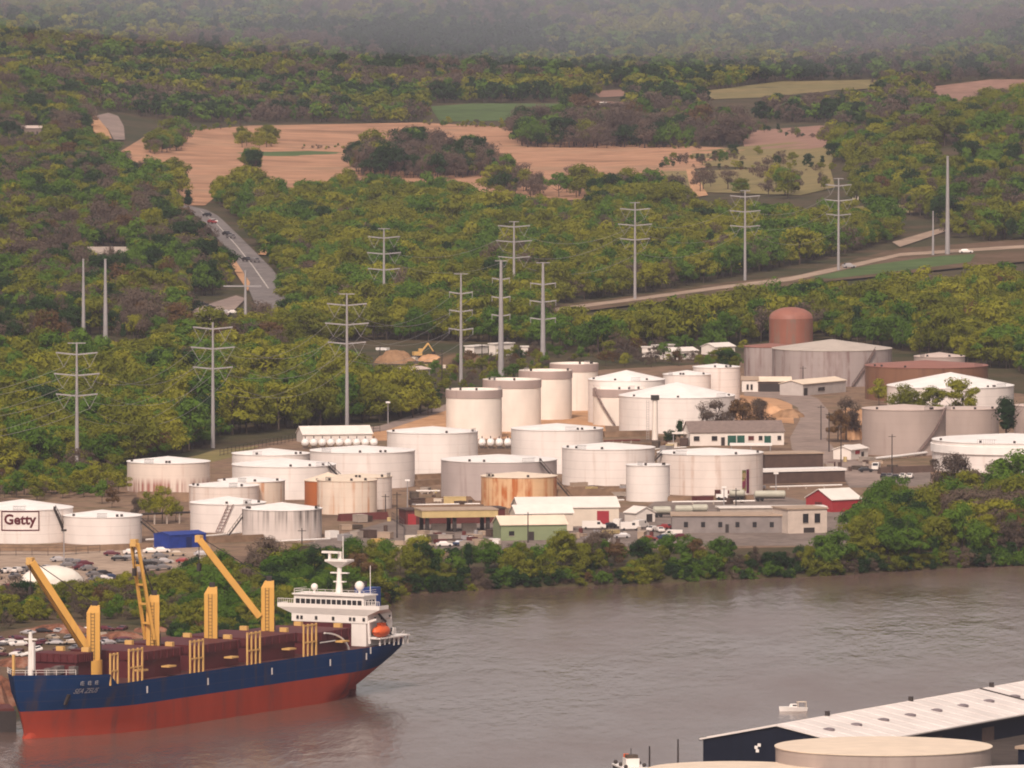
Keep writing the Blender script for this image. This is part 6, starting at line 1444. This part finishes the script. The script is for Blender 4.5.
clutter(34, [(398, 538), (500, 534), (500, 547), (404, 552)], 'in the yard below the loading canopy'); clutter(16, [(575, 533), (668, 530), (668, 543), (575, 545)], 'in the yard before the red roller door')
clutter(14, [(700, 490), (770, 488), (770, 503), (700, 506)], 'by the foot of the stain-flecked tank'); clutter(14, [(770, 455), (838, 462), (842, 470), (770, 468)], 'around the dark brown shed')
clutter(14, [(840, 445), (860, 456), (900, 470), (850, 478)], 'around the small white house'); clutter(12, [(412, 492), (442, 490), (480, 506), (412, 510)], 'on the dirt before the lilac-grey tank')
clutter(12, [(555, 489), (628, 488), (628, 497), (555, 499)], 'on the dyke floor below the big plain tank'); clutter(10, [(330, 520), (395, 518), (395, 545), (330, 548)], 'below the cream corrugated tank')
clutter(10, [(380, 350), (540, 350), (560, 360), (400, 378)], 'in the clearing behind the cream tanks', 3.0); clutter(8, [(655, 444), (690, 440), (690, 452), (655, 454)], 'before the office porch')
lot([(402, 549, 470, 545), (640, 541, 690, 538)], 'parked at the yard edge behind the bank trees', 'cars at the yard edge behind the bank trees', gap=5.0, ang0=R(15), jit=.5)
# extra haze volume, added to lighten the far hills
mb_ = MB().ball((0, 0, 0), 1.0, 24).build('far_haze_volume', []); mb_.location = (400, 7950, 104); mb_.scale = (980, 1200, 108)
mm_ = bpy.data.materials.new('far_haze'); mm_.use_nodes = True; hn = mm_.node_tree.nodes
for q in list(hn):
    if q.type == 'BSDF_PRINCIPLED': hn.remove(q)
pv = hn.new('ShaderNodeVolumePrincipled'); pv.inputs['Color'].default_value = (0.80, 0.86, 1.0, 1); pv.inputs['Density'].default_value = 4.3e-4; pv.inputs['Anisotropy'].default_value = 0.0
mm_.node_tree.links.new(pv.outputs[0], hn['Material Output'].inputs['Volume']); mb_.data.materials.append(mm_); tag(mb_, kind='stuff')
# ------------------------------------------------------------------ haze
hz = MB().box(-3200, 3200, -60, 14200, -8, 460).build('haze', [])
hm = bpy.data.materials.new('haze'); hm.use_nodes = True; hn = hm.node_tree.nodes
for q in list(hn):
    if q.type == 'BSDF_PRINCIPLED': hn.remove(q)
pv = hn.new('ShaderNodeVolumePrincipled'); pv.inputs['Color'].default_value = (0.80, 0.82, 1.0, 1); pv.inputs['Density'].default_value = 2.1e-5; pv.inputs['Anisotropy'].default_value = 0.0
hm.node_tree.links.new(pv.outputs[0], hn['Material Output'].inputs['Volume']); hz.data.materials.append(hm); tag(hz, kind='stuff')
